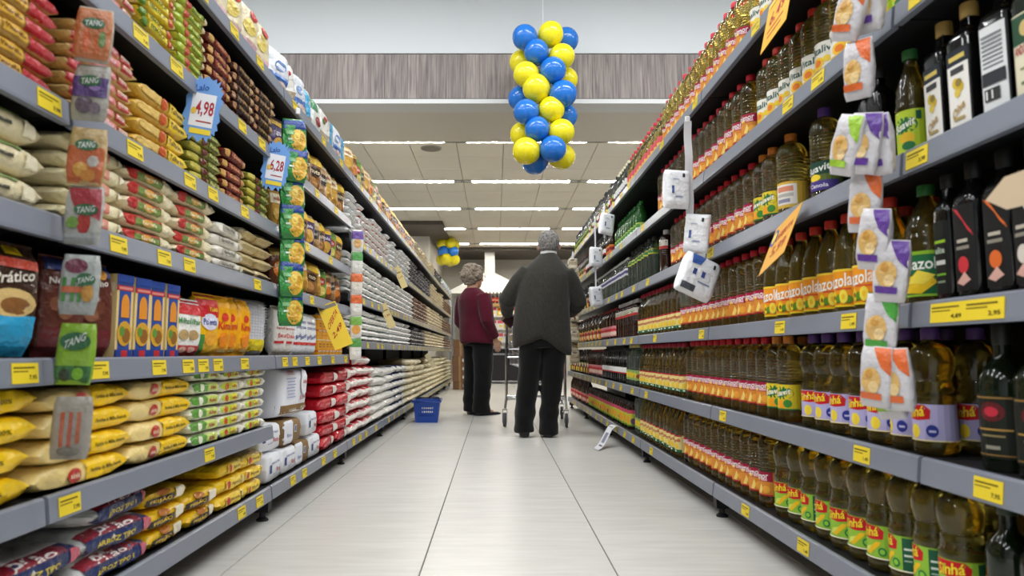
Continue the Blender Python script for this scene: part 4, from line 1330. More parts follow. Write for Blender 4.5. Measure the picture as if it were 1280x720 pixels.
def far_run(z, word, seq, top):
    """seq: (kind, y0, y1, layers); the first 1.3 m of the bay as single packs, the rest joined"""
    for key, y0, y1, n in seq:
        ys = y0
        while ys + K[key]['pitch'] <= y1 and ys < 5.45:
            ys = stack(ys, z, word, key, n - (RND.random() < .3), lean=.08, jit=.012)
        if y1 - ys > .3:
            mass(K[key]['name'] + '_mass', f"distant tight stacks of {K[key]['desc']}s, {word} of the far bays", key, ys, y1, z, n)


M4, M5, M6, M7 = LZ_D[1:]
far_run(M4, 'shelf at waist height', [('d_teal', 4.14, 5.9, 5), ('d_plain', 5.9, 7.4, 5), ('d_dark', 7.4, 8.9, 5), ('d_cream', 8.9, 12.2, 5), ('d_brown', 12.2, 14.1, 4)], .976)
far_run(M5, 'shelf at chest height', [('d_teal', 4.14, 6.6, 6), ('d_plain', 6.6, 7.6, 6), ('d_brown', 7.6, 9.2, 6), ('d_cream', 9.2, 11.8, 6), ('d_brown', 11.8, 14.1, 5)], 1.343)
far_run(M6, 'shelf at head height', [('d_plain', 4.14, 4.5, 6), ('d_white', 4.5, 5.9, 6), ('d_plain', 5.9, 7.2, 6), ('d_dark', 7.2, 9.6, 6), ('d_cream', 9.6, 12.0, 6), ('d_brown', 12.0, 14.1, 5)], 1.71)
mass('bean_sack_mass', 'distant stacks of cream bean bags on the base shelf of the far bays', 'creamsack', YC_END, 14.1, C_Z, 7)
# ================================================================== snack packs of the middle bay and the top shelves
SN = [
    ('sn_nut', 'snack_bag', 'nut snack bag with yellow top', '8a5c30', [('r', -.95, .45, .95, .95, 'e6be2a'), ('e', 0, .1, .6, .25, '3a2a22'), tex('nuts', 0, .1, 1.0, .2, 'e8d8b0'), ('e', -.2, -.5, .6, .3, 'b8844a')]),
    ('sn_tan', 'snack_bag', 'tan biscuit bag with dark label', 'b89468', [('r', -.8, -.2, .8, .35, '3f3836'), tex('classic', 0, .1, 1.2, .2, 'd8d0c0'), ('r', -.95, .6, .95, .95, 'd8c49a'), ('e', 0, -.6, .6, .2, '9a7040')]),
    ('sn_purple', 'snack_bag', 'purple and gold snack bag', '4a3a68', [('e', 0, -.3, .7, .4, 'd8a848'), ('r', -.95, .55, .95, .95, 'e0b42c'), tex('gula', 0, .25, 1.0, .25, 'f0e8f0')]),
    ('sn_green', 'snack_bag', 'green snack bag with red emblem', '6f9a34', [('e', .1, .2, .5, .25, 'b82a3c'), ('e', 0, -.4, .7, .3, 'd8c870'), ('r', -.95, .65, .95, .95, '4a7a24'), tex('mix', .1, .2, .6, .2, 'f0e0e0')]),
    ('sn_clear', 'snack_bag', 'clear bag of golden corn snacks', 'c89a3a', [('r', -.9, .3, .9, .8, 'e8d8b0'), ('e', -.2, -.2, .5, .3, 'd8aa48'), ('e', .3, -.5, .4, .25, 'a87a2c'), tex('milho', 0, .55, 1.1, .2, 'a83a24')]),
    ('sn_brown', 'snack_bag', 'brown and orange snack bag', '6a3a20', [('e', 0, -.1, .75, .4, 'd87a24'), ('r', -.95, .6, .95, .95, 'c8a850'), tex('fofura', 0, .1, 1.2, .2, 'f0e0c0')]),
]
for key, nm, ds, base, pr in SN:
    bag(key, nm, ds, .208, .13, .055, 'stand', base, pr, crimp=.08, cat='bag', mat=CRUMPLE, wr=.25, pitch=.14)
    bag(key + '_s', nm, 'small ' + ds, .172, .112, .045, 'stand', base, pr, crimp=.08, cat='bag', mat=CRUMPLE, wr=.2, pitch=.121)
line(2.80, 4.06, 1.462, W6, ['sn_purple', 'sn_tan', 'sn_tan', 'sn_nut', 'sn_nut', 'sn_tan', 'sn_clear', 'sn_clear', 'sn_nut', 'sn_brown', 'sn_tan'], yaw=-.35, tilt=.15, inset=.012)
line(2.80, 4.06, 1.172, W5, ['sn_clear_s', 'sn_purple_s', 'sn_brown_s', 'sn_nut_s', 'sn_purple_s', 'sn_tan_s', 'sn_nut_s', 'sn_purple_s', 'sn_green_s', 'sn_nut_s'], yaw=-.35, tilt=.12, inset=.012)
line(2.86, 4.06, .932, W4, ['sn_brown_s', 'sn_brown_s', 'sn_tan_s', 'sn_clear_s', 'sn_nut_s', 'sn_clear_s', 'sn_green_s', 'sn_brown_s', 'sn_tan_s'], yaw=-.4, tilt=.2, inset=.012)
TP = [
    ('tp_cream', 'soup_pack', 'tall cream pack with red crest', 'e2d6b4', [('e', .2, .55, .4, .2, 'c8382c'), ('e', -.2, 0, .6, .3, 'e6cf6a'), ('r', -.95, -.95, .95, -.5, 'd8a8b4')]),
    ('tp_white', 'milk_powder_bag', 'white and blue crumpled bag', 'dfe3ea', [('e', 0, .2, .5, .2, '7a9ad0'), ('r', -.9, -.5, .9, -.2, '4a74b8'), ('e', .2, -.6, .4, .2, 'e0c0b0')]),
    ('tp_red', 'milk_powder_bag', 'white crumpled bag with red berries', 'e4e2dc', [('e', .1, .4, .35, .15, 'b82c34'), ('e', -.2, .2, .3, .15, '5a7a3a'), ('r', -.9, -.7, .9, -.4, 'b8a890')]),
    ('tp_green', 'milk_powder_bag', 'white crumpled bag with green corner', 'dce2da', [('r', -.9, .3, .2, .9, '3f8a5c'), ('e', .2, -.2, .5, .25, '9a3a44'), ('r', -.9, -.9, .9, -.6, 'c8b898')]),
    ('tp_grey', 'oat_bag', 'greyish bag with pale blue stripe', 'c3bcb4', [('r', .1, -.5, .7, .9, '4aa4d0'), ('e', -.3, .1, .4, .3, 'e0dcd4'), ('r', -.9, -.9, .9, -.5, '9a9088')]),
]
for key, nm, ds, base, pr in TP:
    bag(key, nm, ds, .2, .14, .06, 'stand', base, pr, crimp=.07, cat='bag', mat=CRUMPLE, wr=.25, pitch=.142)
line(1.80, 2.70, 1.757, W7, 'tp_cream', yaw=-.2, tilt=.05)
line(2.76, 4.08, 1.757, W7, ['tp_white', 'tp_red', 'tp_white', 'tp_grey', 'tp_green', 'tp_red', 'tp_grey', 'tp_white', 'tp_grey', 'tp_grey'], yaw=-.25, tilt=.15)
line(4.16, 5.3, 1.757, 'top shelf over the sugar', ['sn_clear', 'sn_brown', 'sn_green', 'sn_tan'], yaw=-.25, tilt=.12)
line(5.3, 7.6, 1.757, 'top shelf over the sugar', ['sn_brown_s', 'sn_nut_s', 'sn_nut_s', 'sn_purple_s'], yaw=-.25, tilt=.12)
mass('grain_pack_mass', 'distant stacks of cream grain packs on the far top shelf', 'd_cream', 7.6, 10.2, 1.757, 4)
mass('bean_pack_mass', 'distant stacks of black bean packs on the far top shelf', 'd_dark', 10.2, 11.6, 1.757, 4)
line(11.7, 14.1, 1.757, 'top shelf at the far end', ['tp_green', 'tp_grey', 'tp_white'], yaw=-.2)


# ================================================================== clip strips and what hangs from them
def ribbon(name, label, x, y, z0, z1, wd, m, rz=0., cat='strip'):
    mb = MB()
    mb.grid(lambda a, b: ((a - .5) * wd, .003 * sin(b * 23), z0 + (z1 - z0) * b), 2, 24, (.9, .9, .9))
    n = len(mb.v)
    mb.grid(lambda a, b: ((.5 - a) * wd, .003 * sin(b * 23) + .0012, z0 + (z1 - z0) * b), 2, 24, (.9, .9, .9))
    t = thing(name, label, cat, (x, y, 0), (0, 0, rz))
    obj('strip_film', mb.mesh('strip_film', m), t)
    mb = MB()
    mb.box((-wd * .3, -.004, z1 - .006), (wd * .3, .006, z1 + .02), (.8, .8, .8), b=.002)
    obj('hook', mb.mesh('hook', SATIN, 0), t)
    return t


SACH = dict(L=.12, W=.07, T=.016, mode='stand', crimp=.05, cat='sachet', mat=CRUMPLE, wr=.15, variants=1, nu=10, nt=12)


def sachet(key, desc, base, prims, name='drink_sachet', **kw):
    q = dict(SACH)
    q.update(kw)
    bag(key, name, desc, q.pop('L'), q.pop('W'), q.pop('T'), q.pop('mode'), base, prims, **q)


TG = [('e', 0, .35, .6, .2, '1f6e3a'), tex('TANG', 0, .35, .9, .22, 'f0f4ee', .1)]
sachet('tg_o1', 'orange sachet with carrots', 'c9b8a0', [('r', -.95, -.9, .95, .9, 'd87a3a'), ('e', -.3, -.3, .2, .45, 'e8681c'), ('e', .2, -.4, .2, .4, 'e07028'), ('e', .5, -.2, .2, .3, '7a9a4a')] + TG)
sachet('tg_p', 'purple grape sachet', 'b8b4a8', [('r', -.95, -.2, .95, .5, '5c3a86'), ('e', -.2, -.5, .5, .3, '6a5a6a'), ('e', .4, -.6, .3, .2, '8a7a8a'), ('e', .3, .1, .3, .1, '9a7ac0')] + TG)
sachet('tg_o2', 'orange sachet with yellow fruit', 'd0b070', [('r', -.95, -.95, .95, .3, 'd86a2a'), ('e', -.2, -.5, .4, .25, 'e8a83a'), ('e', .4, -.2, .3, .2, 'd8d0c8'), ('e', .2, -.7, .4, .2, 'e0902c')] + TG)
sachet('tg_r', 'red strawberry sachet', 'c8c8c0', [('p', [(-.95, .9), (.95, .9), (.95, -.2), (-.4, .2)], 'b8283a'), ('e', .15, -.3, .35, .4, 'c8342c'), ('e', -.45, -.3, .35, .2, '7aa83a'), ('r', -.95, -.95, .95, -.65, 'c0c4c4')] + [('e', .2, .15, .65, .2, '1f6e3a'), tex('TANG', .2, .15, .95, .22, 'f0f4ee', .1)])
sachet('tg_b', 'beetroot red sachet with bottles', 'bfc4c0', [('e', -.2, .6, .6, .25, '7a1f44'), ('r', -.8, -.6, -.6, .2, '4a9a3a'), ('r', -.35, -.6, -.15, .2, '4a9a3a'), ('r', .0, -.6, .18, .2, '4a9a3a'), ('r', -.8, -.3, .2, -.1, 'e0703a'), ('e', .5, -.3, .3, .3, 'e0a03a')] + [('e', .35, .15, .5, .22, '1f6e3a'), tex('TANG', .35, .15, .8, .2, 'f0f4ee', .2)])
sachet('tg_g', 'lime green sachet', '9acb2c', [('r', -.95, -.95, .95, -.4, '2f7a34'), ('e', -.4, -.7, .3, .2, '1a3a20'), ('e', .3, -.65, .3, .2, '8ad02c'), ('e', 0, .4, .8, .3, '1f6e3a'), tex('TANG', 0, .42, 1.1, .3, 'f2f6ee', .3)])
sachet('tg_c', 'clear sachet with orange sticks', 'b8b0a4', [('r', -.5, -.6, -.3, .5, 'd8683a'), ('r', -.1, -.6, .1, .5, 'c86040'), ('r', .3, -.5, .5, .5, 'd07048'), ('e', 0, -.75, .6, .15, '8a8478')])
for _k in [q for q in K if q.startswith('tg_')]:
    for _pn, _me in K[_k]['parts']:
        _a = _me.color_attributes['Col'].data
        _c = np.empty(len(_a) * 4, dtype=np.float32)
        _a.foreach_get('color', _c)
        _c = _c.reshape(-1, 4)
        _c[:, :3] = _c[:, :3] * .62 + .02
        _a.foreach_set('color', _c.ravel())
XS, YS = -.826, 1.345
ribbon('clip_strip', 'clear plastic clip strip of drink sachets nearest the camera', XS, YS + .016, .43, 1.46, .072, CLEARFILM, .25)
for key, z, dz, lb in (('tg_o1', 1.25, .1, 'topmost orange drink sachet with carrots on the clear strip'), ('tg_p', 1.128, -.05, 'purple grape drink sachet on the clear strip'), ('tg_o2', .995, .05, 'orange drink sachet with yellow fruit on the clear strip'),
                       ('tg_r', .875, -.08, 'red strawberry drink sachet on the clear strip'), ('tg_b', .735, .06, 'beetroot red drink sachet with small bottles on the clear strip'), ('tg_g', .598, -.05, 'lime green drink sachet near the end of the clear strip'), ('tg_c', .455, .05, 'lowest clear sachet with orange sticks on the clear strip')):
    put(key, (XS, YS, z), (-.06, .03, .25 + dz), uniq(lb), 'drink sachets on the clear strip')
# transparent pocket film over the sachets
mb = MB()
mb.grid(lambda a, b: ((a - .5) * .088, -.014 - .008 * sin(a * pi) - .003 * sin(b * 40), .44 + .95 * b), 8, 60, (1, 1, 1))
mb.xform(Matrix.Translation((XS, YS - .004, 0)) @ Matrix.Rotation(.25, 4, 'Z'))
tag(obj('pocket_film', mb.mesh('pocket_film', CLEARFILM)), 'clear pocket film in front of the drink sachets', 'film')

PASTA = [('r', -.95, .35, .95, .97, '23408c'), ('p', [(-.95, .55), (.1, .55), (-.1, -.5), (.2, -.95), (-.95, -.95)], '2f8a3c'), ('e', .3, -.3, .66, .64, 'dcb23a'), ('e', .2, -.05, .3, .2, 'ecd060'), ('e', .45, -.5, .25, .2, 'd0a02c'), ('e', .05, -.55, .2, .15, 'c8962a'), ('e', .6, -.1, .2, .18, 'c8962a'), ('r', -.7, .0, -.1, .2, '8ac48a'), ('r', -.6, -.3, -.2, -.2, 'd8e8d8')]
sachet('pastabag', 'green and yellow pasta bag with blue header', '2c7a3a', PASTA, name='pasta_bag', L=.155, W=.098, T=.034, cat='bag', mat=CRUMPLE, wr=.25, variants=2)
XS, YS = -.826, 2.75
ribbon('clip_strip', 'narrow clip strip carrying green and yellow pasta bags', XS, YS + .024, .80, 1.66, .03, CLEARFILM, .5)
for i in range(7):
    put(RND.choice(K['pastabag']['variants']), (XS + .004 * (i % 2), YS - .012 * (i % 2), 1.475 - i * .118), (-.12, RND.uniform(-.08, .08), .5 + RND.uniform(-.1, .1)),
        uniq(f'green and yellow pasta bag with blue header, {ordw(i + 1)} from top on its strip'), 'pasta bags on the clip strip')
for i, (c, c2, nm) in enumerate((('6a4a9c', 'e0b070', 'purple'), ('4f9a4a', 'e0e0d8', 'green'), ('d8692c', 'e8e0d0', 'orange'), ('d8642c', 'ece8e0', 'orange and white'), ('7ab04a', 'e8a850', 'green and orange'), ('5a9a4a', 'e8e8e0', 'green and white'))):
    sachet(f'mini{i}', f'{nm} soup sachet', 'e2e0da', [('r', -.95, .1, .95, .95, c), ('e', 0, -.3, .7, .4, c2)], name='soup_sachet', L=.135, W=.075, T=.02)
    put(f'mini{i}', (-.835, 4.09, 1.27 - i * .13), (-.05, 0, .4 + .1 * (i % 2)), uniq(f'{nm} sachet, {ordw(i + 1)} from top on the strip beside sugar packs'), 'sachets beside the sugar packs')
ribbon('clip_strip', 'thin clip strip of small sachets beside the sugar packs', -.835, 4.115, .60, 1.45, .02, CLEARFILM, .4)

SNK = lambda c: [('p', [(-.2, .97), (.95, .97), (.95, .1), (.4, .35)], c), ('e', -.2, -.1, .6, .42, 'd9b06a'), ('e', -.3, .1, .25, .15, 'c89448'), ('e', .0, -.3, .3, .2, 'e6c890'), ('r', -.8, -.72, .5, -.5, c)]
for nm, c in (('orange', 'dc6a34'), ('purple', '5f3a92'), ('green', '4aa03c'), ('lime', '9ac43c')):
    sachet('snk_' + nm, f'white and {nm} peanut packet', 'cfccd0', SNK(c), name='peanut_packet', L=.13, W=.066, T=.024, mat=CRUMPLE, wr=.25, variants=1)
ribbon('clip_strip', 'clear clip strip of peanut packets beside the oil bottles', .835, 1.492, .55, 1.55, .02, CLEARFILM, -.3)
SEEN_S = {}
for key, x, y, z, ry in (('orange', .775, 1.46, 1.35, .35), ('purple', .822, 1.44, 1.36, .15), ('orange', .80, 1.455, 1.215, .1), ('lime', .755, 1.46, 1.045, .35), ('purple', .78, 1.43, 1.04, .2), ('purple', .82, 1.425, 1.035, .02),
                         ('orange', .80, 1.465, .92, .12), ('purple', .80, 1.44, .835, .18), ('purple', .822, 1.42, .765, .15), ('green', .815, 1.455, .655, .12), ('orange', .805, 1.46, .545, .12), ('orange', .838, 1.43, .54, -.02), ('lime', .845, 1.465, .52, -.12)):
    n = SEEN_S[key] = SEEN_S.get(key, 0) + 1
    put('snk_' + key, (x, y, z), (.08, ry, -.95 + RND.uniform(-.3, .3)), uniq(f'white and {key} peanut packet, {ordw(n)} of its colour down the strip'), 'peanut packets on the clip strip')

WP = [('r', .3, .55, .5, .75, '2a2a30'), ('r', -.6, -.3, -.4, .1, '3f4f8c'), ('r', -.3, -.5, .3, -.42, '8a94b0'), ('r', -.5, .4, .0, .46, 'a8b0c4')]
bag('wpack', 'sponge_pack', 'white wrapped sponge pack', .16, .10, .06, 'stand', 'e9eaee', WP, crimp=.01, flat=9, e=.3, mat=FILM, variants=1, wr=.05, taper=.04)
bag('wpack_big', 'sponge_pack', 'white wrapped sponge pack', .17, .15, .065, 'stand', 'e9eaee', [('p', [(-.8, .9), (.0, .9), (-.2, .45), (-.7, .4)], '3a5fa8'), ('r', -.5, -.1, -.3, .2, '3f4f8c'), ('r', 0, -.1, .2, .2, '3f4f8c'), ('r', .5, .5, .62, .72, '222222'), ('r', -.9, -.9, -.1, -.6, '4a4e58'), ('r', -.1, -.4, .6, -.33, '8a94b0')], crimp=.01, flat=9, e=.3, mat=FILM, variants=1, wr=.05, taper=.04)
mb = MB()
WHT = pmat('white_strip', hx('dcdde0'), .4)
ribbon('hanging_strip', 'white hanging strip of sponge packs, wider one', .80, 2.76, 1.0, 1.62, .034, WHT, .2)
put('wpack', (.738, 2.74, 1.245), (0, .03, .1), uniq('white wrapped sponge pack at upper end of the wide white strip'), 'sponge packs on strips')
put('wpack', (.815, 2.755, 1.065), (0, .12, -.35), uniq('white wrapped sponge pack in the middle of the wide white strip'), 'sponge packs on strips')
put('wpack_big', (.775, 2.70, .885), (-.1, .42, .15), uniq('large tilted white sponge pack ending the wide white strip'), 'sponge packs on strips')
ribbon('hanging_strip', 'thin white hanging strip near the shopping man', .815, 5.50, 1.02, 1.75, .012, WHT, .1)
put('wpack', (.81, 5.46, 1.35), (0, .03, .3), uniq('small white pack, upper one on the thin strip by the man'), 'sponge packs on strips')
put('wpack', (.815, 5.46, 1.03), (0, -.08, .3), uniq('small white pack, lower one on the thin strip by the man'), 'sponge packs on strips')
put('wpack', (.805, 4.93, 1.52), (0, .15, .3), uniq('small white pack near the green bottles, tilted'), 'sponge packs on strips')
ribbon('hanging_strip', 'thin white hanging strip near the green bottles', .805, 4.965, 1.5, 1.74, .012, WHT, .1)

# column of cream packs hanging beyond the man
ribbon('clip_strip', 'clip strip of cream grain packs behind the man', .80, 6.97, .55, 1.68, .02, WHT, 0)
bag('hangcream', 'grain_packet', 'cream grain packet', .13, .1, .05, 'stand', 'b9ad92', [('r', -.8, -.3, .8, .3, '8a7a5a'), ('e', 0, .6, .5, .2, '5a5040')], crimp=.06, cat='packet', mat=CRUMPLE, wr=.3, variants=2)
for i in range(10):
    put(RND.choice(K['hangcream']['variants']), (.79 + .01 * (i % 2), 6.92 - .03 * (i % 2), 1.5 - i * .105), (-.3, 0, RND.uniform(-.3, .3)), uniq(f'cream grain packet behind the man, {ordw(i + 1)} from top on its strip'), 'hanging grain packets')

# ================================================================== price signs
def card(name, label, w, h, base, prims, loc, rot, outline=None, cat='sign'):
    t = thing(name, label, cat, loc, rot)
    mb = MB()
    if outline:
        n = len(outline)
        vs = [(a * w / 2, -.0006, b * h / 2) for a, b in outline] + [(a * w / 2, .0006, b * h / 2) for a, b in outline]
        mb.add(vs, [tuple(range(n))[::-1], tuple(range(n, 2 * n))] + [(i, (i + 1) % n, n + (i + 1) % n, n + i) for i in range(n)], hx(base))
        mb.fix = True
    else:
        mb.box((-w / 2, -.0006, -h / 2), (w / 2, .0006, h / 2), hx(base))
    obj('card', mb.mesh('card', PAPER, 0), t)
    ab = MB()
    art(ab, plane_surf(w, h, 0, -.0006, 0), prims, .0004, .0003, fine=2)
    obj('lettering', ab.mesh('lettering', PAPER, 0), t)
    return t


r_ = random.Random(3)
burst = []
for i in range(44):
    a = 2 * pi * i / 44
    q = (1.0 if i % 2 else .86) * (1 + r_.uniform(-.04, .04))
    sx, sy = math.copysign(abs(cos(a)) ** .6, cos(a)), math.copysign(abs(sin(a)) ** .6, sin(a))
    burst.append((sx * q, sy * q))
for (x, y, z, price, rz, lb) in ((-.856, 1.94, 1.372, '4,98', .25, 'blue starburst price sign reading 4,98 hanging below pasta'), (-.855, 2.60, 1.385, '6,28', .35, 'blue starburst price sign reading 6,28 beside biscuit packs')):
    card('price_sign', lb, .105, .2, '6f9fe0', [('r', -.62, -.55, .62, .45, 'e6e9f2'), tex('Lalo', -.2, .62, .7, .2, '24509c', .1), tex(price, .1, -.02, .95, .5, 'a8202c'), ('r', -.25, -.42, .55, -.38, 'a8202c'), ('r', -.5, -.78, .6, -.62, 'ead23a'), ('e', -.45, -.1, .14, .1, 'e6c04a')],
         (x, y, z), (0, .12, rz), burst)
card('price_sign', 'orange price sign with red handwriting below the top oil shelf', .19, .17, 'f0b42c', [tex('6,49', .0, .1, 1.2, .6, 'b8281c', .1), ('r', -.7, -.4, .6, -.34, 'b8281c'), ('r', -.6, -.65, .5, -.6, 'b8281c'), ('r', -.9, .75, .9, .9, 'f4d24a')], (.842, 1.95, 1.67), (radians(-14), radians(-6), radians(-90)))
card('price_sign', 'faded orange price sign over the yellow-orange oil labels', .19, .17, 'e2a744', [tex('OFERTA', .15, .3, 1.3, .3, 'b8402c', .06), tex('5,99', .1, -.35, 1.1, .5, 'c05a3a'), ('e', -.72, .45, .26, .35, '2f5fb0'), ('e', -.72, .45, .18, .24, 'f0cf3a')], (.825, 1.955, .985), (radians(-26), radians(-14), radians(-90)))
card('price_sign', 'yellow paper price banner hanging over the orange starch boxes', .1, .24, 'ecc83a', [tex('OFERTA', 0, .3, 1.5, .3, 'b8382c', .4), tex('2,49', 0, -.25, 1.3, .3, 'a8301c', .3), ('r', -.9, .8, .9, .95, '7a7a70')], (-.825, 3.52, .80), (radians(-8), radians(-22), .5))
card('price_sign', 'small cream price card on the sugar shelf at chest height', .06, .2, 'd8c48a', [tex('1,99', 0, 0, 1.4, .2, 'a83a2c'), ('r', -.7, .4, .7, .5, '8a6a3a')], (-.845, 5.35, .95), (0, radians(-25), .4))
card('price_sign', 'small cream price card on the shelf at head height', .06, .2, 'd8c48a', [tex('2,19', 0, 0, 1.4, .2, 'a83a2c'), ('r', -.7, .4, .7, .5, '8a6a3a')], (-.845, 6.05, 1.33), (0, radians(-25), .4))
card('price_sign', 'small cream price card leaning over the far base-shelf bags', .06, .2, 'd8cfa8', [tex('3,29', 0, 0, 1.4, .2, '8a4a3c')], (-.84, 8.9, .56), (0, radians(-35), .3))
card('shelf_wobbler', 'plain tan cardboard corner jutting over the black olive bottles', .3, .062, 'cdb79a', [('r', -.2, -.8, .9, .8, 'd3bfa4')], (.815, .965, .912), (0, 0, radians(-90)), [(-1, 0), (-.7, .9), (1, 1), (1, -1), (-.7, -.8)])

# printed paper tape curling from the base shelf to the floor
t = thing('paper_tape', 'white printed paper tape drooping from the base shelf to floor', 'paper')
pts = [(.868, 4.98, .141), (.845, 4.96, .142), (.815, 4.93, .125), (.785, 4.89, .085), (.755, 4.85, .045), (.725, 4.80, .018), (.69, 4.75, .004)]


def tape(a, b, off):
    f = b * (len(pts) - 1)
    i = min(int(f), len(pts) - 2)
    p = Vector(pts[i]).lerp(Vector(pts[i + 1]), f - i)
    return (p.x - .05 * (a) * .2, p.y + a * .055, p.z + off)


mb = MB()
mb.grid(lambda a, b: tape(a * 2 - 1, b, 0), 2, 18, hx('dfe0e4'))
mb.grid(lambda a, b: tape(1 - a * 2, b, -.0012), 2, 18, hx('dfe0e4'))
obj('tape_sheet', mb.mesh('tape_sheet', PAPER), t)
mb = MB()
art(mb, lambda u, v, off: tape(u, v, off), [('r', -.5, .45, .5, .72, '8a8ca0'), ('r', -.3, .5, .3, .66, 'c8cad4'), ('r', -.6, .8, .5, .84, '4a4a55'), ('r', -.6, .25, .6, .28, '6a6a78')], .0008, .0004)
obj('lettering', mb.mesh('lettering', PAPER, 0), t)

# ================================================================== balloons
BLUE = pmat('blue_latex', hx('1f6fc8'), .22, spec=.5, coat=.3)
YELLOW = pmat('yellow_latex', hx('ecdc1c'), .22, spec=.5, coat=.3)


def balloon_mesh(m):
    mb = MB()
    n = 20
    pr = []
    for i in range(1, 17):
        t = pi * i / 17
        r = sin(t) * (1 - .1 * max(0, cos(t)) ** 2 * 0 - .14 * max(0, -cos(t)))
        pr.append((r, 1 - cos(t) * -1 - 1 if False else cos(t) * (1.06 if cos(t) > 0 else 1.16)))
    pr = pr[::-1]
    pr = [(.05, -1.26), (.09, -1.24), (.03, -1.17)] + pr
    mb.lathe(pr, n, (1, 1, 1))
    return mb.mesh('balloon', m)


BM = {'b': balloon_mesh(BLUE), 'y': balloon_mesh(YELLOW)}
BAL = [('b', 0.294, 6.4, 3.72, 0.117), ('y', 0.541, 6.42, 3.762, 0.118), ('b', 0.708, 6.62, 3.803, 0.119), ('b', 0.403, 6.4, 3.574, 0.115), ('y', 0.646, 6.42, 3.537, 0.118), ('y', 0.276, 6.62, 3.566, 0.119), ('y', 0.306, 6.42, 3.357, 0.118), ('b', 0.557, 6.4, 3.386, 0.122), ('y', 0.696, 6.62, 3.391, 0.119), ('y', 0.402, 6.42, 3.215, 0.128), ('b', 0.653, 6.4, 3.151, 0.125), ('b', 0.262, 6.62, 3.198, 0.119), ('b', 0.304, 6.4, 2.975, 0.117), ('y', 0.543, 6.42, 3.006, 0.12), ('b', 0.687, 6.62, 3.014, 0.119), ('b', 0.406, 6.4, 2.806, 0.115), ('y', 0.634, 6.42, 2.781, 0.12), ('y', 0.281, 6.62, 2.828, 0.119), ('y', 0.303, 6.42, 2.596, 0.125), ('b', 0.551, 6.4, 2.611, 0.122), ('y', 0.662, 6.62, 2.597, 0.119), ('b', 0.399, 6.62, 2.548, 0.119)]


def cluster(name, label, base, balls, zt):
    t = thing(name, label, 'balloons', base)
    for c, x, y, z, r in balls:
        p = Vector((x, y, z)) - Vector(base)
        d = Vector((p.x, p.y, .0))
        o = obj('balloon', BM[c], t, p)
        d.z = RND.uniform(-.1, .15)
        o.rotation_euler = d.to_track_quat('Z', 'Y').to_euler()
        o.scale = (r * 1.07,) * 3
    mb = MB()
    mb.tube([(0, 0, balls[-1][3] - base[2]), (0, 0, zt - base[2])], .004, 6)
    obj('cord', mb.mesh('cord', WHT), t)
    return t


cluster('balloon_column', 'twisted column of blue and yellow balloons before the wood band', (.478, 6.56, 2.45), BAL, HALL_Z)
b2 = []
for lv, c in enumerate('yby'):
    for q in range(4):
        a = q * pi / 2 + .5 + lv * .4
        b2.append((c, -1.08 + .14 * cos(a), 15.5 + .14 * sin(a), 3.14 - lv * .18, .125))
cluster('balloon_cluster', 'small far cluster of yellow and blue balloons above the woman', (-1.08, 15.5, 2.7), b2, CZ)

# ================================================================== blue basket on the floor
BB = pmat('blue_basket_plastic', hx('1d47a0'), .35)
t = thing('shopping_basket', 'blue plastic shopping basket on the floor by the rice bags', 'basket', (-.66, 6.72, 0), (0, 0, .05))
hw, hd, h, tp = .125, .19, .2, .84


def bpt(sx, sy, f):
    k = tp + (1 - tp) * f
    return (sx * hw * k, sy * hd * k, .004 + (h - .004) * f)


mb = MB()
mb.box((-hw * tp, -hd * tp, .0), (hw * tp, hd * tp, .006), (1, 1, 1))
obj('base', mb.mesh('base', BB, 0), t)


def wall(a, b):
    """a, b: corner signs of one wall; solid bands with rows of slots between"""
    m = MB()
    A, B = Vector((a[0], a[1])), Vector((b[0], b[1]))

    def P(u, f, off=0):
        q = A.lerp(B, u)
        x, y, z = bpt(q.x, q.y, f)
        k = 1 - off
        return (x * k, y * k, z)

    def quadbar(u0, f0, u1, f1):
        n = 1
        vs = [P(u0, f0), P(u1, f0), P(u1, f1), P(u0, f1), P(u0, f0, .03), P(u1, f0, .03), P(u1, f1, .03), P(u0, f1, .03)]
        m.add(vs, [(0, 1, 2, 3), (7, 6, 5, 4), (0, 4, 5, 1), (3, 2, 6, 7), (0, 3, 7, 4), (1, 5, 6, 2)], (1, 1, 1))
    rows = [.0, .22, .28, .40, .46, .58, .64, .76]
    quadbar(0, 0, 1, .28)
    for f0, f1 in ((.40, .46), (.58, .64), (.76, 1.0)):
        quadbar(0, f0, 1, f1)
    for f0, f1 in ((.28, .40), (.46, .58), (.64, .76)):
        quadbar(0, f0, .2, f1)
        quadbar(.8, f0, 1, f1)
        for i in range(7):
            u = .2 + .6 * (i + .5) / 7
            quadbar(u + .02, f0, u + .045, f1)
    m.fix = True
    return m


for a, b in (((-1, -1), (1, -1)), ((1, -1), (1, 1)), ((1, 1), (-1, 1)), ((-1, 1), (-1, -1))):
    obj('side_wall', wall(a, b).mesh('side_wall', BB, 0), t)
mb = MB()
mb.tube([(-hw - .008, -hd - .008, h), (hw + .008, -hd - .008, h), (hw + .008, hd + .008, h), (-hw - .008, hd + .008, h)], .011, 8, closed=True)
obj('rim', mb.mesh('rim', BB), t)
HB = pmat('dark_handle', hx('1c1c1f'), .5)
mb = MB()
mb.tube([(-.11, 0, h), (-.11, .06, h + .02), (-.06, .085, h + .02), (.06, .085, h + .02), (.11, .06, h + .02), (.11, 0, h)], .006, 8)
obj('handle', mb.mesh('handle', HB), t)

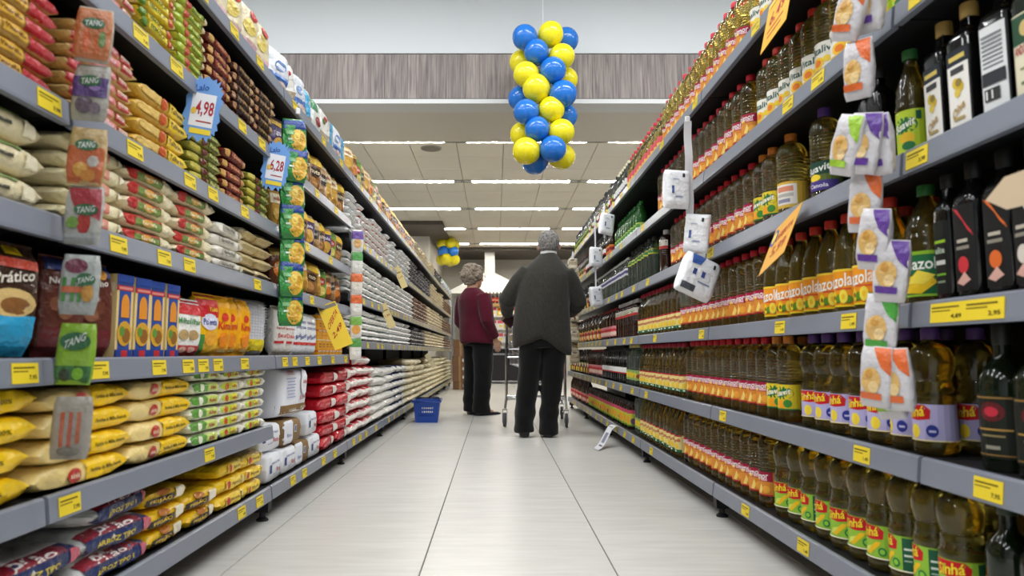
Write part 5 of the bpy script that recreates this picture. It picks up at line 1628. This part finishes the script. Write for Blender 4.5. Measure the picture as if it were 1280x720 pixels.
# ================================================================== shop's far end
t = thing('extractor_hood', 'bright white slatted pyramid hood at the far end of the shop', 'hood', (-.14, 17.4, 0))
HW = pmat('hood_enamel', hx('f2f0ea'), .3)
for i in range(8):
    f0, f1 = i / 8, (i + 1) / 8
    w0, w1 = 1.02 * (1 - f0) + .09, 1.02 * (1 - f1) + .09
    z0, z1 = 2.10 + .62 * f0, 2.10 + .62 * f1
    mb = MB()
    vs = [(sx * w_, sy * w_ * .8, z) for z, w_ in ((z0, w0), (z1, w1 - .012)) for sx, sy in ((-1, -1), (1, -1), (1, 1), (-1, 1))]
    mb.add(vs, [(3, 2, 1, 0), (4, 5, 6, 7)] + [(k, (k + 1) % 4, 4 + (k + 1) % 4, 4 + k) for k in range(4)], (1, 1, 1))
    mb.fix = True
    obj('slat', mb.mesh('slat', HW, 0), t)
mb = MB()
mb.box((-.13, -.13, 2.66), (.13, .13, CZ), b=.005)
obj('duct', mb.mesh('duct', HW, 0), t)
for sx in (-1, 1):
    for sy in (-1, 1):
        mb = MB()
        mb.box((sx * .95 - .03, sy * .76 - .03, 0), (sx * .95 + .03, sy * .76 + .03, 2.1))
        obj('post', mb.mesh('post', CHROME, 0), t)

CNT = pmat('counter_black', hx('1b1b1d'), .3)
STEEL = pmat('counter_steel', hx('9a9c9e'), .3, .8)
SHW = pmat('shelf_wood', hx('b08a58'), .5)
t = thing('service_counter', 'black counter with steel edges at the far end', 'counter', (.3, 15.2, 0))
mb = MB()
mb.box((-.9, -.3, .06), (.9, .3, .62), b=.005)
obj('body', mb.mesh('body', CNT, 0), t)
for z in (.63, .76, .04):
    mb = MB()
    mb.box((-.92, -.33, z - .02), (.92, .33, z + .02), b=.004)
    obj('steel_edge', mb.mesh('steel_edge', STEEL, 0), t)
mb = MB()
mb.box((-.88, -.28, .02), (.88, .28, .065))
mb.box((-.88, -.25, .65), (.88, .25, .745))
obj('plinth', mb.mesh('plinth', CNT, 0), t)
t = thing('display_shelf', 'white display shelving with wooden top board behind the counter', 'shelf', (.2, 15.95, 0))
for z in (.9, 1.2, 1.5):
    mb = MB()
    mb.box((-.8, -.2, z - .015), (.8, .2, z + .015))
    obj('shelf', mb.mesh('shelf', WHITEM, 0), t)
mb = MB()
mb.box((-.85, -.24, 1.72), (.85, .2, 1.80), b=.005)
obj('top_board', mb.mesh('top_board', SHW, 0), t)
for sx in (-1, 1):
    mb = MB()
    mb.box((sx * .82 - .02, -.2, 0), (sx * .82 + .02, .2, 1.72))
    obj('side_panel', mb.mesh('side_panel', WHITEM, 0), t)
bottle('far_red', 'sauce_bottle', 'dark sauce bottle with red label', .27, .036, 'wine', BLACKGLASS, ('8a6a3a', .016, .245, .27), (.03, .14, 'c0382c', [('r', -1, .35, 1, .55, 'e0c0a0')], 1.4), single=True, n=10)
for i in range(16):
    put('far_red', (-.45 + i * .082, 15.83, 1.8005), (0, 0, 0), uniq(f'red-labelled bottle on the far wooden board, {ordw(i + 1)} from the woman'), 'far red bottles')
box_pack('far_box', 'food_box', 'small pink and white food box', .14, .1, .2, 'e0dcd8', [('r', -.9, .2, .9, .9, 'c8505a'), ('e', 0, -.4, .6, .3, 'e8d060')])
box_pack('far_box2', 'food_box', 'small yellow food box', .14, .1, .2, 'e2c22c', [('r', -.9, .2, .9, .7, 'c8442c'), ('e', 0, -.4, .6, .3, 'f0e8d0')])
for r, z in enumerate((.915, 1.215, 1.515)):
    for i in range(9):
        put('far_box' if (i + r) % 3 else 'far_box2', (-.5 + i * .155, 15.83, z + .0005), (0, 0, 0), uniq(f'food box on the {("lowest", "middle", "upper")[r]} white display shelf, {ordw(i + 1)} from the woman'), 'far food boxes')

# cartons at the end of the bag aisle
CARD = pmat('cardboard', hx('7a5a42'), .8, bump=(30, .1, .003), vary=.08)
TAPE = pmat('packing_tape', hx('a08058'), .3)
for i in range(6):
    t = thing('carton', f'brown cardboard carton, {ordw(i + 1)} up in the stack behind the woman', 'box', (-.63 + RND.uniform(-.008, .008), 12.5, .001 + i * .15), (0, 0, RND.uniform(-.04, .04)), group='cartons in the stack behind the woman')
    mb = MB()
    mb.box((-.13, -.17, 0), (.13, .17, .148), b=.003)
    obj('body', mb.mesh('body', CARD, 0), t)
    mb = MB()
    mb.box((-.02, -.171, .0), (.02, -.1702, .147))
    obj('tape', mb.mesh('tape', TAPE, 0), t)
    mb = MB()
    mb.box((.05, -.1712, .05), (.1, -.1702, .10))
    obj('sticker', mb.mesh('sticker', WHITEM, 0), t)
# ================================================================== people
def ringloft(mb, rings, n=20, col=(1, 1, 1)):
    """rings: (cx, cy, cz, rx, ry) stacked upwards"""
    vs = [(cx + rx * cos(2 * pi * i / n), cy + ry * sin(2 * pi * i / n), cz) for cx, cy, cz, rx, ry in rings for i in range(n)]
    fs = [(j * n + i, j * n + (i + 1) % n, (j + 1) * n + (i + 1) % n, (j + 1) * n + i) for j in range(len(rings) - 1) for i in range(n)]
    fs += [tuple(range(n - 1, -1, -1)), tuple((len(rings) - 1) * n + i for i in range(n))]
    mb.add(vs, fs, col)


def ball(mb, c, r, n=16, m=10):
    rx, ry, rz = (r, r, r) if not isinstance(r, (tuple, list)) else r
    ringloft(mb, [(c[0], c[1], c[2] - rz * cos(pi * (j + .25) / (m + .5)), rx * sin(pi * (j + .25) / (m + .5)), ry * sin(pi * (j + .25) / (m + .5))) for j in range(m + 1)], n)


def fuse(mb, name, m, voxel, smooth=4, fold=None):
    """one continuous surface from overlapping solids"""
    me = mb.mesh(name + '_raw', m, 0)
    o = bpy.data.objects.new(name + '_raw', me)
    COL.objects.link(o)
    md = o.modifiers.new('r', 'REMESH')
    md.mode = 'VOXEL'
    md.voxel_size = voxel
    if smooth:
        s = o.modifiers.new('s', 'SMOOTH')
        s.factor = .5
        s.iterations = smooth
    dg = bpy.context.evaluated_depsgraph_get()
    out = bpy.data.meshes.new_from_object(o.evaluated_get(dg))
    bpy.data.objects.remove(o)
    bpy.data.meshes.remove(me)
    out.name = name
    if fold:
        nv = len(out.vertices)
        co = np.empty(nv * 3)
        no = np.empty(nv * 3)
        out.vertices.foreach_get('co', co)
        out.vertices.foreach_get('normal', no)
        co, no = co.reshape(-1, 3), no.reshape(-1, 3)
        d = np.array([fold(Vector(p)) for p in co])
        co = co + no * d[:, None]
        out.vertices.foreach_set('co', co.ravel())
    out.materials.clear()
    out.materials.append(m)
    out.polygons.foreach_set('use_smooth', [True] * len(out.polygons))
    out.update()
    return out


def hand(mb, w, d, palm, side, curl=.5, s=1.):
    """five-fingered hand from wrist w, pointing along d, palm normal given, thumb on side*(d x palm)"""
    d, palm = Vector(d).normalized(), Vector(palm).normalized()
    lat = d.cross(palm).normalized() * side
    w = Vector(w)
    mb.tube([w - d * .03 * s, w + d * .02 * s], [.026 * s, .027 * s], 10)
    for q in (-.028, -.01, .01, .028):
        mb.tube([w + lat * q * s * .7, w + d * .085 * s + lat * q * s], [.0125 * s, .0125 * s], 8)
    for k, (q, L) in enumerate(((.030, .070), (.010, .080), (-.011, .074), (-.031, .058))):
        b = w + d * .085 * s + lat * q * s
        pts = [b]
        a = curl * .5
        for seg in (.45, .32, .25):
            v = d * cos(a) + palm * sin(a)
            pts.append(pts[-1] + v * L * seg * s)
            a += curl
        mb.tube(pts, [.0095 * s, .009 * s, .0085 * s, .0065 * s], 8)
    b = w + d * .025 * s + lat * .03 * s
    t1 = b + (d * .6 + lat * .75 + palm * .25).normalized() * .035 * s
    t2 = t1 + (d * .9 + lat * .25 + palm * .35).normalized() * .03 * s
    t3 = t2 + (d * .95 + palm * .4).normalized() * .022 * s
    mb.tube([w + d * .01 * s + lat * .01 * s, b, t1, t2, t3], [.013 * s, .013 * s, .0115 * s, .010 * s, .0075 * s], 8)


def head(mb, c, s=1., yaw=0., pitch=0.):
    """head facing local +y, c = centre of the skull"""
    k = len(mb.v)
    ball(mb, (0, 0, .02), (.074 * s, .094 * s, .098 * s))
    ball(mb, (0, .022, -.045), (.058 * s, .068 * s, .072 * s))
    ball(mb, (0, .055, -.085), (.032 * s, .028 * s, .026 * s))
    mb.tube([(0, .088 * s, .018), (0, .108 * s, -.018), (0, .102 * s, -.03)], [.008, .0135, .012], 8)
    ball(mb, (0, .083 * s, -.056), (.022, .010, .006))
    ball(mb, (0, .083 * s, -.067), (.019, .010, .006))
    for sx in (-1, 1):
        ball(mb, (sx * .03, .078 * s, .012), (.014, .010, .008))
        mb.tube([(sx * .012, .09 * s, .028), (sx * .042, .082 * s, .03)], .006, 6)
        n = len(mb.v)
        ball(mb, (0, 0, 0), (.008, .019, .032), 10, 8)
        mb.xform(Matrix.Translation((sx * .079 * s, -.004, -.012)) @ Matrix.Rotation(sx * -.35, 4, 'Z') @ Matrix.Rotation(.15, 4, 'X'), n)
    mb.xform(Matrix.Translation(c) @ Matrix.Rotation(yaw, 4, 'Z') @ Matrix.Rotation(pitch, 4, 'X'), k)


def skin_mat(name, col):
    return pmat(name, col, .5, spec=.35, bump=(90, .1, .002))


def knit_mat(name, c1, c2, rough=.9, scale=1.):
    m, nt, b = new_mat(name)
    N, L = nt.nodes, nt.links
    tc = N.new('ShaderNodeTexCoord')
    mp = N.new('ShaderNodeMapping')
    mp.inputs['Scale'].default_value = (220 * scale, 220 * scale, 30 * scale)
    nz = N.new('ShaderNodeTexNoise')
    nz.inputs['Scale'].default_value = 1
    nz.inputs['Detail'].default_value = 3
    cr = N.new('ShaderNodeValToRGB')
    cr.color_ramp.elements[0].color = (*c1, 1)
    cr.color_ramp.elements[1].color = (*c2, 1)
    cr.color_ramp.elements[0].position, cr.color_ramp.elements[1].position = .3, .7
    bp = N.new('ShaderNodeBump')
    bp.inputs['Strength'].default_value = .25
    bp.inputs['Distance'].default_value = .004
    L.new(tc.outputs['Object'], mp.inputs[0])
    L.new(mp.outputs[0], nz.inputs[0])
    L.new(nz.outputs[0], cr.inputs[0])
    L.new(cr.outputs[0], b.inputs['Base Color'])
    L.new(nz.outputs[0], bp.inputs['Height'])
    L.new(bp.outputs[0], b.inputs['Normal'])
    b.inputs['Roughness'].default_value = rough
    b.inputs['Specular IOR Level'].default_value = .15
    b.inputs['Sheen Weight'].default_value = .15
    return m


def hair_mat(name, c1, c2, sc_=(60, 60, 60)):
    m = knit_mat(name, c1, c2, .6)
    for nd in m.node_tree.nodes:
        if nd.type == 'MAPPING':
            nd.inputs['Scale'].default_value = sc_
        if nd.type == 'BUMP':
            nd.inputs['Strength'].default_value = .6
    return m


def leg_rings(hip, knee, ank, hem, rs):
    """cloth leg from the hem up to the hip: points are (x, y, z)"""
    P = [Vector(hem), Vector(ank), Vector(knee), Vector(hip)]
    out = []
    for i, (r0, r1) in enumerate(zip(rs, rs[1:])):
        for q in range(4 if i < len(rs) - 2 else 5):
            f = q / 4
            p = P[i].lerp(P[i + 1], f)
            r = r0 + (r1 - r0) * f
            out.append((p.x, p.y, p.z, r, r * 1.08))
    return out


# ---------------------------------------------------------------- the man: local +y away from the camera, feet at y = 0
MX, MY = .335, 5.47
t = thing('person', 'grey-haired person in dark charcoal cardigan and black trousers pushing a cart, seen from behind', 'person', (MX, MY, 0))
SK1 = skin_mat('skin_tan', hx('b98a72'))
body = MB()
head(body, (.105, .07, 1.535), 1.13, -.12, -.12)
ringloft(body, [(.09, .045, 1.40, .062, .062), (.096, .05, 1.44, .056, .058), (.10, .055, 1.49, .056, .060), (.103, .06, 1.53, .054, .062)])
ringloft(body, [(.03, .0, .84, .13, .10), (.04, .0, 1.0, .14, .11), (.06, .01, 1.2, .16, .11), (.08, .02, 1.31, .13, .085), (.09, .035, 1.40, .055, .055)])
LS, RS = Vector((-.10, .02, 1.355)), Vector((.265, .02, 1.345))
LE, RE = Vector((-.235, .05, 1.085)), Vector((.335, .06, 1.07))
LW, RW_ = Vector((-.235, .275, .985)), Vector((.29, .29, .985))
for a, b_, c in ((LS + Vector((.05, 0, -.05)), LE, LW), (RS - Vector((.05, 0, .05)), RE, RW_)):
    body.tube([a, a.lerp(b_, .5), b_, b_.lerp(c, .5), c], [.042, .042, .038, .034, .026], 12)
hand(body, LW, (.25, .93, -.2), (.2, -.25, -1), 1, .65)
hand(body, RW_, (-.1, .95, -.2), (0, -.25, -1), -1, .65)
for sx, hx_, kx, ax in ((-1, -.03, -.055, -.10), (1, .115, .10, .085)):
    body.tube([(hx_, .0, .86), (kx, .015, .48), (ax, -.005, .09)], [.075, .05, .038], 14)
    body.tube([(ax, -.02, .05), (ax, .05, .045), (ax, .14, .03)], [.035, .035, .025], 10)
obj('body', fuse(body, 'body', SK1, .0075, 3), t)

# cardigan: torso and bent sleeves as one knitted piece
cg = MB()
ringloft(cg, [(.045, .005, .725, .232, .155), (.043, .003, .76, .240, .162), (.04, .002, .86, .235, .160), (.042, .002, .98, .222, .152), (.05, .006, 1.1, .212, .145), (.06, .012, 1.2, .212, .140), (.072, .018, 1.28, .206, .132), (.08, .024, 1.345, .172, .112),
              (.088, .032, 1.395, .128, .094), (.094, .04, 1.44, .084, .078), (.098, .048, 1.468, .066, .068)], 32)
for a, b_, c, sg in ((LS + Vector((.035, 0, -.03)), LE, LW, -1), (RS - Vector((.035, 0, .03)), RE, RW_, 1)):
    e1 = b_ + Vector((sg * .004, -.012, 0))
    cg.tube([a, a.lerp(b_, .35) + Vector((sg * .012, 0, 0)), a.lerp(b_, .7) + Vector((sg * .008, 0, 0)), e1, b_.lerp(c, .35), b_.lerp(c, .7), b_.lerp(c, .93)], [.072, .074, .072, .068, .062, .055, .048], 16)


def fold_c(p):
    v = .010 * noise.noise(Vector((p.x * 5, p.y * 5, p.z * 2.2))) + .006 * noise.noise(Vector((p.x * 11, p.y * 11, p.z * 4 + 3)))
    v += .005 * sin(p.x * 34 + p.z * 3) * max(0, (1.0 - p.z) / .3) if p.z < 1.0 else 0
    return v


CARD_M = knit_mat('charcoal_knit', hx('272622'), hx('383630'))
cme = fuse(cg, 'cardigan', CARD_M, .011, 10, fold_c)
# the hem hangs lower on the right hip and rises towards the centre back
for v in cme.vertices:
    if v.co.z < .95:
        f = (.95 - v.co.z) / .225
        v.co.z -= f * (.085 * max(0, (v.co.x - .02) / .24) ** 1.2 + .03 * max(0, (.0 - v.co.x) / .18) - .045 * math.exp(-((v.co.x - .01) / .1) ** 2))
cg_o = obj('cardigan', cme, t)
mb = MB()
for i in range(2):
    pts_ = []
ring = [(.232, .155)]
ringloft(mb, [(.1, .048, 1.445, .072, .074), (.1015, .05, 1.475, .067, .07), (.102, .052, 1.495, .0655, .068), (.102, .052, 1.497, .060, .063), (.101, .05, 1.47, .061, .064)], 28)
obj('shirt_collar', mb.mesh('shirt_collar', pmat('shirt_cotton', hx('c9c7c4'), .7)), t)
TR_M = knit_mat('black_trouser_cloth', hx('090909'), hx('101011'), .85, .6)


def trousers(hips, legs, waist_z, fold_s=1.):
    m = MB()
    ringloft(m, hips, 28)
    for rr in legs:
        ringloft(m, rr, 18)

    def fold(p):
        return fold_s * (.009 * noise.noise(Vector((p.x * 7, p.y * 7, p.z * 2.5))) + .006 * noise.noise(Vector((p.x * 12 + 4, p.y * 12, p.z * 9))) + .004 * sin(p.z * 42 + 3 * noise.noise(p * 5)) * (1 if p.z < .3 else .4))
    return fuse(m, 'trousers', TR_M, .011, 4, fold)


tm = trousers([(.04, 0, .70, .185, .135), (.042, 0, .78, .19, .14), (.042, 0, .88, .185, .135), (.045, 0, .95, .16, .12)],
              [leg_rings((-.045, 0, .76), (-.07, .01, .46), (-.105, -.012, .12), (-.105, -.005, .035), (.078, .079, .088, .10)),
               leg_rings((.135, 0, .76), (.12, .01, .46), (.088, -.012, .12), (.088, -.005, .02), (.077, .078, .088, .102))], .95)
obj('trousers', tm, t)
SHOE = pmat('black_leather', hx('121212'), .35)


def shoe(ax, ay, z=0., s=1., m=SHOE, low=False, name='shoe'):
    mb = MB()
    k = [(-.055, .030, .004), (-.05, .038, .03), (0, .040, .03), (.06, .041, .03), (.12, .045, .03), (.17, .042, .03), (.205, .028, .02)]
    hts = [.05, .072, .07, .06, .048, .036, .022] if not low else [.035, .05, .045, .035, .03, .026, .016]
    vs, n = [], 12
    for (y, wd, _), hh in zip(k, hts):
        for i in range(n):
            a = 2 * pi * i / n
            c, q = cos(a), sin(a)
            vs.append((ax + s * wd * math.copysign(abs(c) ** .7, c), ay + s * y, z + max(0, .5 * hh * (1 + math.copysign(abs(q) ** .6, q))) + .002))
    fs = [(j * n + i, j * n + (i + 1) % n, (j + 1) * n + (i + 1) % n, (j + 1) * n + i) for j in range(len(k) - 1) for i in range(n)]
    fs += [tuple(range(n - 1, -1, -1)), tuple((len(k) - 1) * n + i for i in range(n))]
    mb.add(vs, fs, (1, 1, 1))
    mb.fix = True
    return mb.mesh(name, m, 60)


obj('shoe', shoe(-.105, -.01), t)
obj('shoe', shoe(.088, -.01), t)
# hair: short grey cap, thinner at the crown
hb = MB()
hc = Vector((.105, .07, 1.535))
MH = Matrix.Translation(hc) @ Matrix.Rotation(-.12, 4, 'Z') @ Matrix.Rotation(-.12, 4, 'X')
ball(hb, (0, -.006, .028), (.089, .107, .1))
ringloft(hb, [(0, -.026, -.062, .062, .064), (0, -.022, -.045, .076, .08), (0, -.016, -.02, .0865, .093), (0, -.01, .02, .0895, .102)])
hb.xform(MH)
HM1 = hair_mat('grey_hair', hx('3f3d3b'), hx('8a8682'), (80, 30, 60))


def fold_h(p):
    q = MH.inverted() @ p
    d = .004 * noise.noise(q * 60) + .002 * noise.noise(q * 130)
    if q.y > .05:
        d -= .02 * min(1, (q.y - .05) / .03)     # hairline in front
    if q.z < .02 and abs(q.x) > .055 and q.y > -.02:
        d -= .012
    return d


obj('hair', fuse(hb, 'hair', HM1, .006, 2, fold_h), t)

# wallet held in the left hand
mb = MB()
mb.box((-.05, -.011, -.045), (.05, .011, .045), b=.006)
wl = thing('wallet', 'dark burgundy wallet in the cardigan wearer\'s hand', 'wallet', (MX - .215, MY + .30, .93), (0, radians(42), .15))
obj('flap', mb.mesh('flap', pmat('burgundy_leather', hx('34181c'), .4), 0), wl)
mb = MB()
mb.tube([(-.044, -.013, .039), (.044, -.013, .039), (.044, -.013, -.039), (-.044, -.013, -.039)], .0012, 5, closed=True)
obj('stitching', mb.mesh('stitching', pmat('thread', hx('5a3a3a'), .7)), wl)

# ---------------------------------------------------------------- shopping cart in front of the man
ct = thing('shopping_cart', 'chrome wire shopping cart in front of the cardigan wearer', 'cart', (.365, 6.22, 0), (0, 0, -.12))


def tubes(name, lst, r, m=CHROME, parent=ct):
    mb = MB()
    for p in lst:
        mb.tube(p, r, 8)
    return obj(name, mb.mesh(name, m), parent)


W_ = .265
for sx in (-1, 1):
    x = sx * W_
    tubes('frame', [[(x * .98, -.12, 1.0), (x * .98, -.02, .98), (x, .0, .60), (x, .0, .27), (x * 1.0, .03, .24), (x * .8, .80, .20)]], .0125)
    tubes('leg', [[(x, 0, .26), (x * 1.04, -.02, .16)]], .012)
    tubes('leg', [[(x * .8, .78, .205), (x * .82, .76, .15)]], .012)
    tubes('top_rail', [[(x * .98, -.02, .97), (x * .9, .86, .90)]], .008)
tubes('handle', [[(-W_ - .01, -.13, 1.0), (W_ + .01, -.13, 1.0)]], .015, pmat('cart_handle_plastic', hx('8c93a4'), .4))
tubes('crossbar', [[(-W_, 0, .27), (W_, 0, .27)]], .01)
tubes('crossbar', [[(-W_, 0, .62), (W_, 0, .62)]], .008)


def wire_panel(name, A, B, C_, D_, nu, nv, r=.0025):
    """wire mesh between corners A-B (bottom) and D-C (top)"""
    A, B, C_, D_ = map(Vector, (A, B, C_, D_))
    mb = MB()
    for i in range(nu + 1):
        mb.tube([A.lerp(B, i / nu), D_.lerp(C_, i / nu)], r, 5)
    for j in range(nv + 1):
        mb.tube([A.lerp(D_, j / nv), B.lerp(C_, j / nv)], r * 1.15, 5)
    return tag(obj(name, mb.mesh(name, CHROME), ct), kind='stuff')


b0, b1 = W_ * .9, W_ * .7
wire_panel('wire_mesh', (-b0, .03, .56), (b0, .03, .56), (W_, -.01, .96), (-W_, -.01, .96), 12, 6)
wire_panel('wire_mesh', (-b1, .78, .50), (b1, .78, .50), (W_ * .88, .87, .90), (-W_ * .88, .87, .90), 10, 6)
wire_panel('wire_mesh', (-b0, .03, .56), (-b1, .78, .50), (-W_ * .88, .87, .90), (-W_, -.01, .96), 18, 6)
wire_panel('wire_mesh', (b0, .03, .56), (b1, .78, .50), (W_ * .88, .87, .90), (W_, -.01, .96), 18, 6)
wire_panel('wire_mesh', (-b0, .03, .56), (b0, .03, .56), (b1, .78, .50), (-b1, .78, .50), 10, 14)
wire_panel('wire_mesh', (-W_ * .95, .05, .255), (W_ * .95, .05, .255), (W_ * .8, .76, .215), (-W_ * .8, .76, .215), 8, 8)
RUB = pmat('grey_rubber', hx('4a4c50'), .6)
for x, y in ((-W_ * 1.04, -.03), (W_ * 1.04, -.03), (-W_ * .82, .75), (W_ * .82, .75)):
    mb = MB()
    mb.lathe([(.030, -.014), (.058, -.013), (.0625, -.008), (.0625, .008), (.058, .013), (.030, .014)], 20, (1, 1, 1))
    mb.xform(Matrix.Translation((x, y - .02, .0635)) @ Matrix.Rotation(radians(90), 4, 'Y'))
    wh = obj('wheel', mb.mesh('wheel', RUB), ct)
    mb = MB()
    mb.lathe([(.018, -.018), (.02, -.016), (.02, .016), (.018, .018)], 12, (1, 1, 1))
    mb.xform(Matrix.Translation((x, y - .02, .0635)) @ Matrix.Rotation(radians(90), 4, 'Y'))
    obj('hub', mb.mesh('hub', CHROME), wh)
    mb = MB()
    for sg in (-1, 1):
        mb.box((x + sg * .019 - .0015, y - .045, .04), (x + sg * .019 + .0015, y + .02, .15))
    mb.box((x - .021, y - .03, .145), (x + .021, y + .03, .155))
    obj('caster_fork', mb.mesh('caster_fork', CHROME, 0), ct)

# ---------------------------------------------------------------- the woman, turned to her right
WX, WY = -.19, 7.40
t = thing('person', 'short-haired person in burgundy cardigan and black trousers looking along the shelves', 'person', (WX, WY, 0), (0, 0, radians(-52)))
t.scale = (1.13, 1.13, 1.0)
SK2 = skin_mat('skin_pale', hx('c79a80'))
body = MB()
head(body, (0, -.045, 1.475), .95, .0, -.05)
ringloft(body, [(0, -.07, 1.32, .06, .06), (0, -.065, 1.36, .052, .054), (0, -.055, 1.41, .05, .054), (0, -.05, 1.46, .05, .056)])
ringloft(body, [(0, 0, .84, .13, .10), (0, -.01, 1.0, .13, .1), (0, -.03, 1.2, .145, .1), (0, -.06, 1.28, .13, .085), (0, -.07, 1.335, .055, .055)])
RSh, RE, RW2 = Vector((.17, -.05, 1.265)), Vector((.225, -.06, 1.0)), Vector((.21, .05, .80))
LSh, LE2, LW2 = Vector((-.17, -.05, 1.265)), Vector((-.22, -.05, 1.0)), Vector((-.2, .1, .82))
for a, b_, c in ((RSh, RE, RW2), (LSh, LE2, LW2)):
    body.tube([a, a.lerp(b_, .5), b_, b_.lerp(c, .5), c], [.045, .042, .036, .031, .023], 12)
hand(body, RW2, (-.02, .35, -.95), (-1, .1, 0), 1, .3, .92)
hand(body, LW2, (.02, .35, -.95), (1, .1, 0), -1, .3, .92)
for sx in (-1, 1):
    body.tube([(sx * .085, 0, .86), (sx * .075, .01, .46), (sx * .07, -.01, .09)], [.075, .048, .034], 14)
    body.tube([(sx * .07, -.015, .05), (sx * .07, .05, .042), (sx * .07, .13, .028)], [.031, .031, .022], 10)
obj('body', fuse(body, 'body', SK2, .0075, 3), t)
cg = MB()
ringloft(cg, [(0, .0, .765, .195, .158), (0, -.002, .82, .202, .162), (0, -.006, .92, .196, .155), (0, -.012, 1.04, .188, .148), (0, -.028, 1.15, .190, .146), (0, -.045, 1.23, .186, .135), (0, -.056, 1.285, .16, .112), (0, -.064, 1.325, .105, .085), (0, -.066, 1.36, .066, .066)], 30)
for a, b_, c, sg in ((RSh, RE, RW2, 1), (LSh, LE2, LW2, -1)):
    cg.tube([a - Vector((sg * .02, 0, 0)), a.lerp(b_, .4), a.lerp(b_, .8), b_, b_.lerp(c, .4), b_.lerp(c, .9)], [.075, .07, .066, .062, .056, .046], 16)
BURG = knit_mat('burgundy_knit', hx('430f1e'), hx('5c1428'))
obj('cardigan', fuse(cg, 'cardigan', BURG, .011, 5, fold_c), t)
tm = trousers([(0, 0, .74, .165, .13), (0, 0, .84, .168, .132), (0, 0, .92, .15, .12)],
              [leg_rings((sx * .08, 0, .78), (sx * .078, .01, .46), (sx * .072, -.01, .12), (sx * .072, -.004, .03), (.082, .08, .086, .095)) for sx in (-1, 1)], .92, .8)
obj('trousers', tm, t)
NAVY = pmat('navy_leather', hx('16182a'), .35)
obj('shoe', shoe(-.072, .0, 0, .95, NAVY, True), t)
obj('shoe', shoe(.072, .01, 0, .95, NAVY, True), t)
# short wavy hair
hb = MB()
hc = Vector((0, -.045, 1.475))
ball(hb, (hc.x, hc.y - .024, hc.z + .034), (.098, .11, .104))
r_ = random.Random(8)
for i in range(90):
    th, ph = r_.uniform(0, 2 * pi), r_.uniform(-.75, 1.5)
    v = Vector((cos(th) * cos(ph) * .104, sin(th) * cos(ph) * .112 - .026, sin(ph) * .107 + .032))
    if v.y > .035 and v.z < .075:
        continue
    ball(hb, hc + v, r_.uniform(.012, .022), 8, 6)
ringloft(hb, [(0, hc.y - .05, hc.z - .085, .06, .045), (0, hc.y - .045, hc.z - .05, .08, .062), (0, hc.y - .035, hc.z, .092, .085)])
HM2 = hair_mat('ash_hair', hx('5f5448'), hx('a29482'), (60, 60, 60))
obj('hair', fuse(hb, 'hair', HM2, .0065, 2, lambda p: .006 * noise.noise(p * 45) + .003 * noise.noise(p * 110)), t)
gl = MB()
for sx in (-1, 1):
    gl.tube([(sx * .032 + .022 * cos(a * pi / 6), hc.y + .094, hc.z + .01 + .017 * sin(a * pi / 6)) for a in range(12)], .0018, 5, closed=True)
    gl.tube([(sx * .054, hc.y + .094, hc.z + .012), (sx * .076, hc.y + .05, hc.z + .012), (sx * .08, hc.y - .005, hc.z + .004)], .0018, 5)
gl.tube([(-.01, hc.y + .096, hc.z + .012), (.01, hc.y + .096, hc.z + .012)], .0018, 5)
obj('glasses', gl.mesh('glasses', CHROME), t)
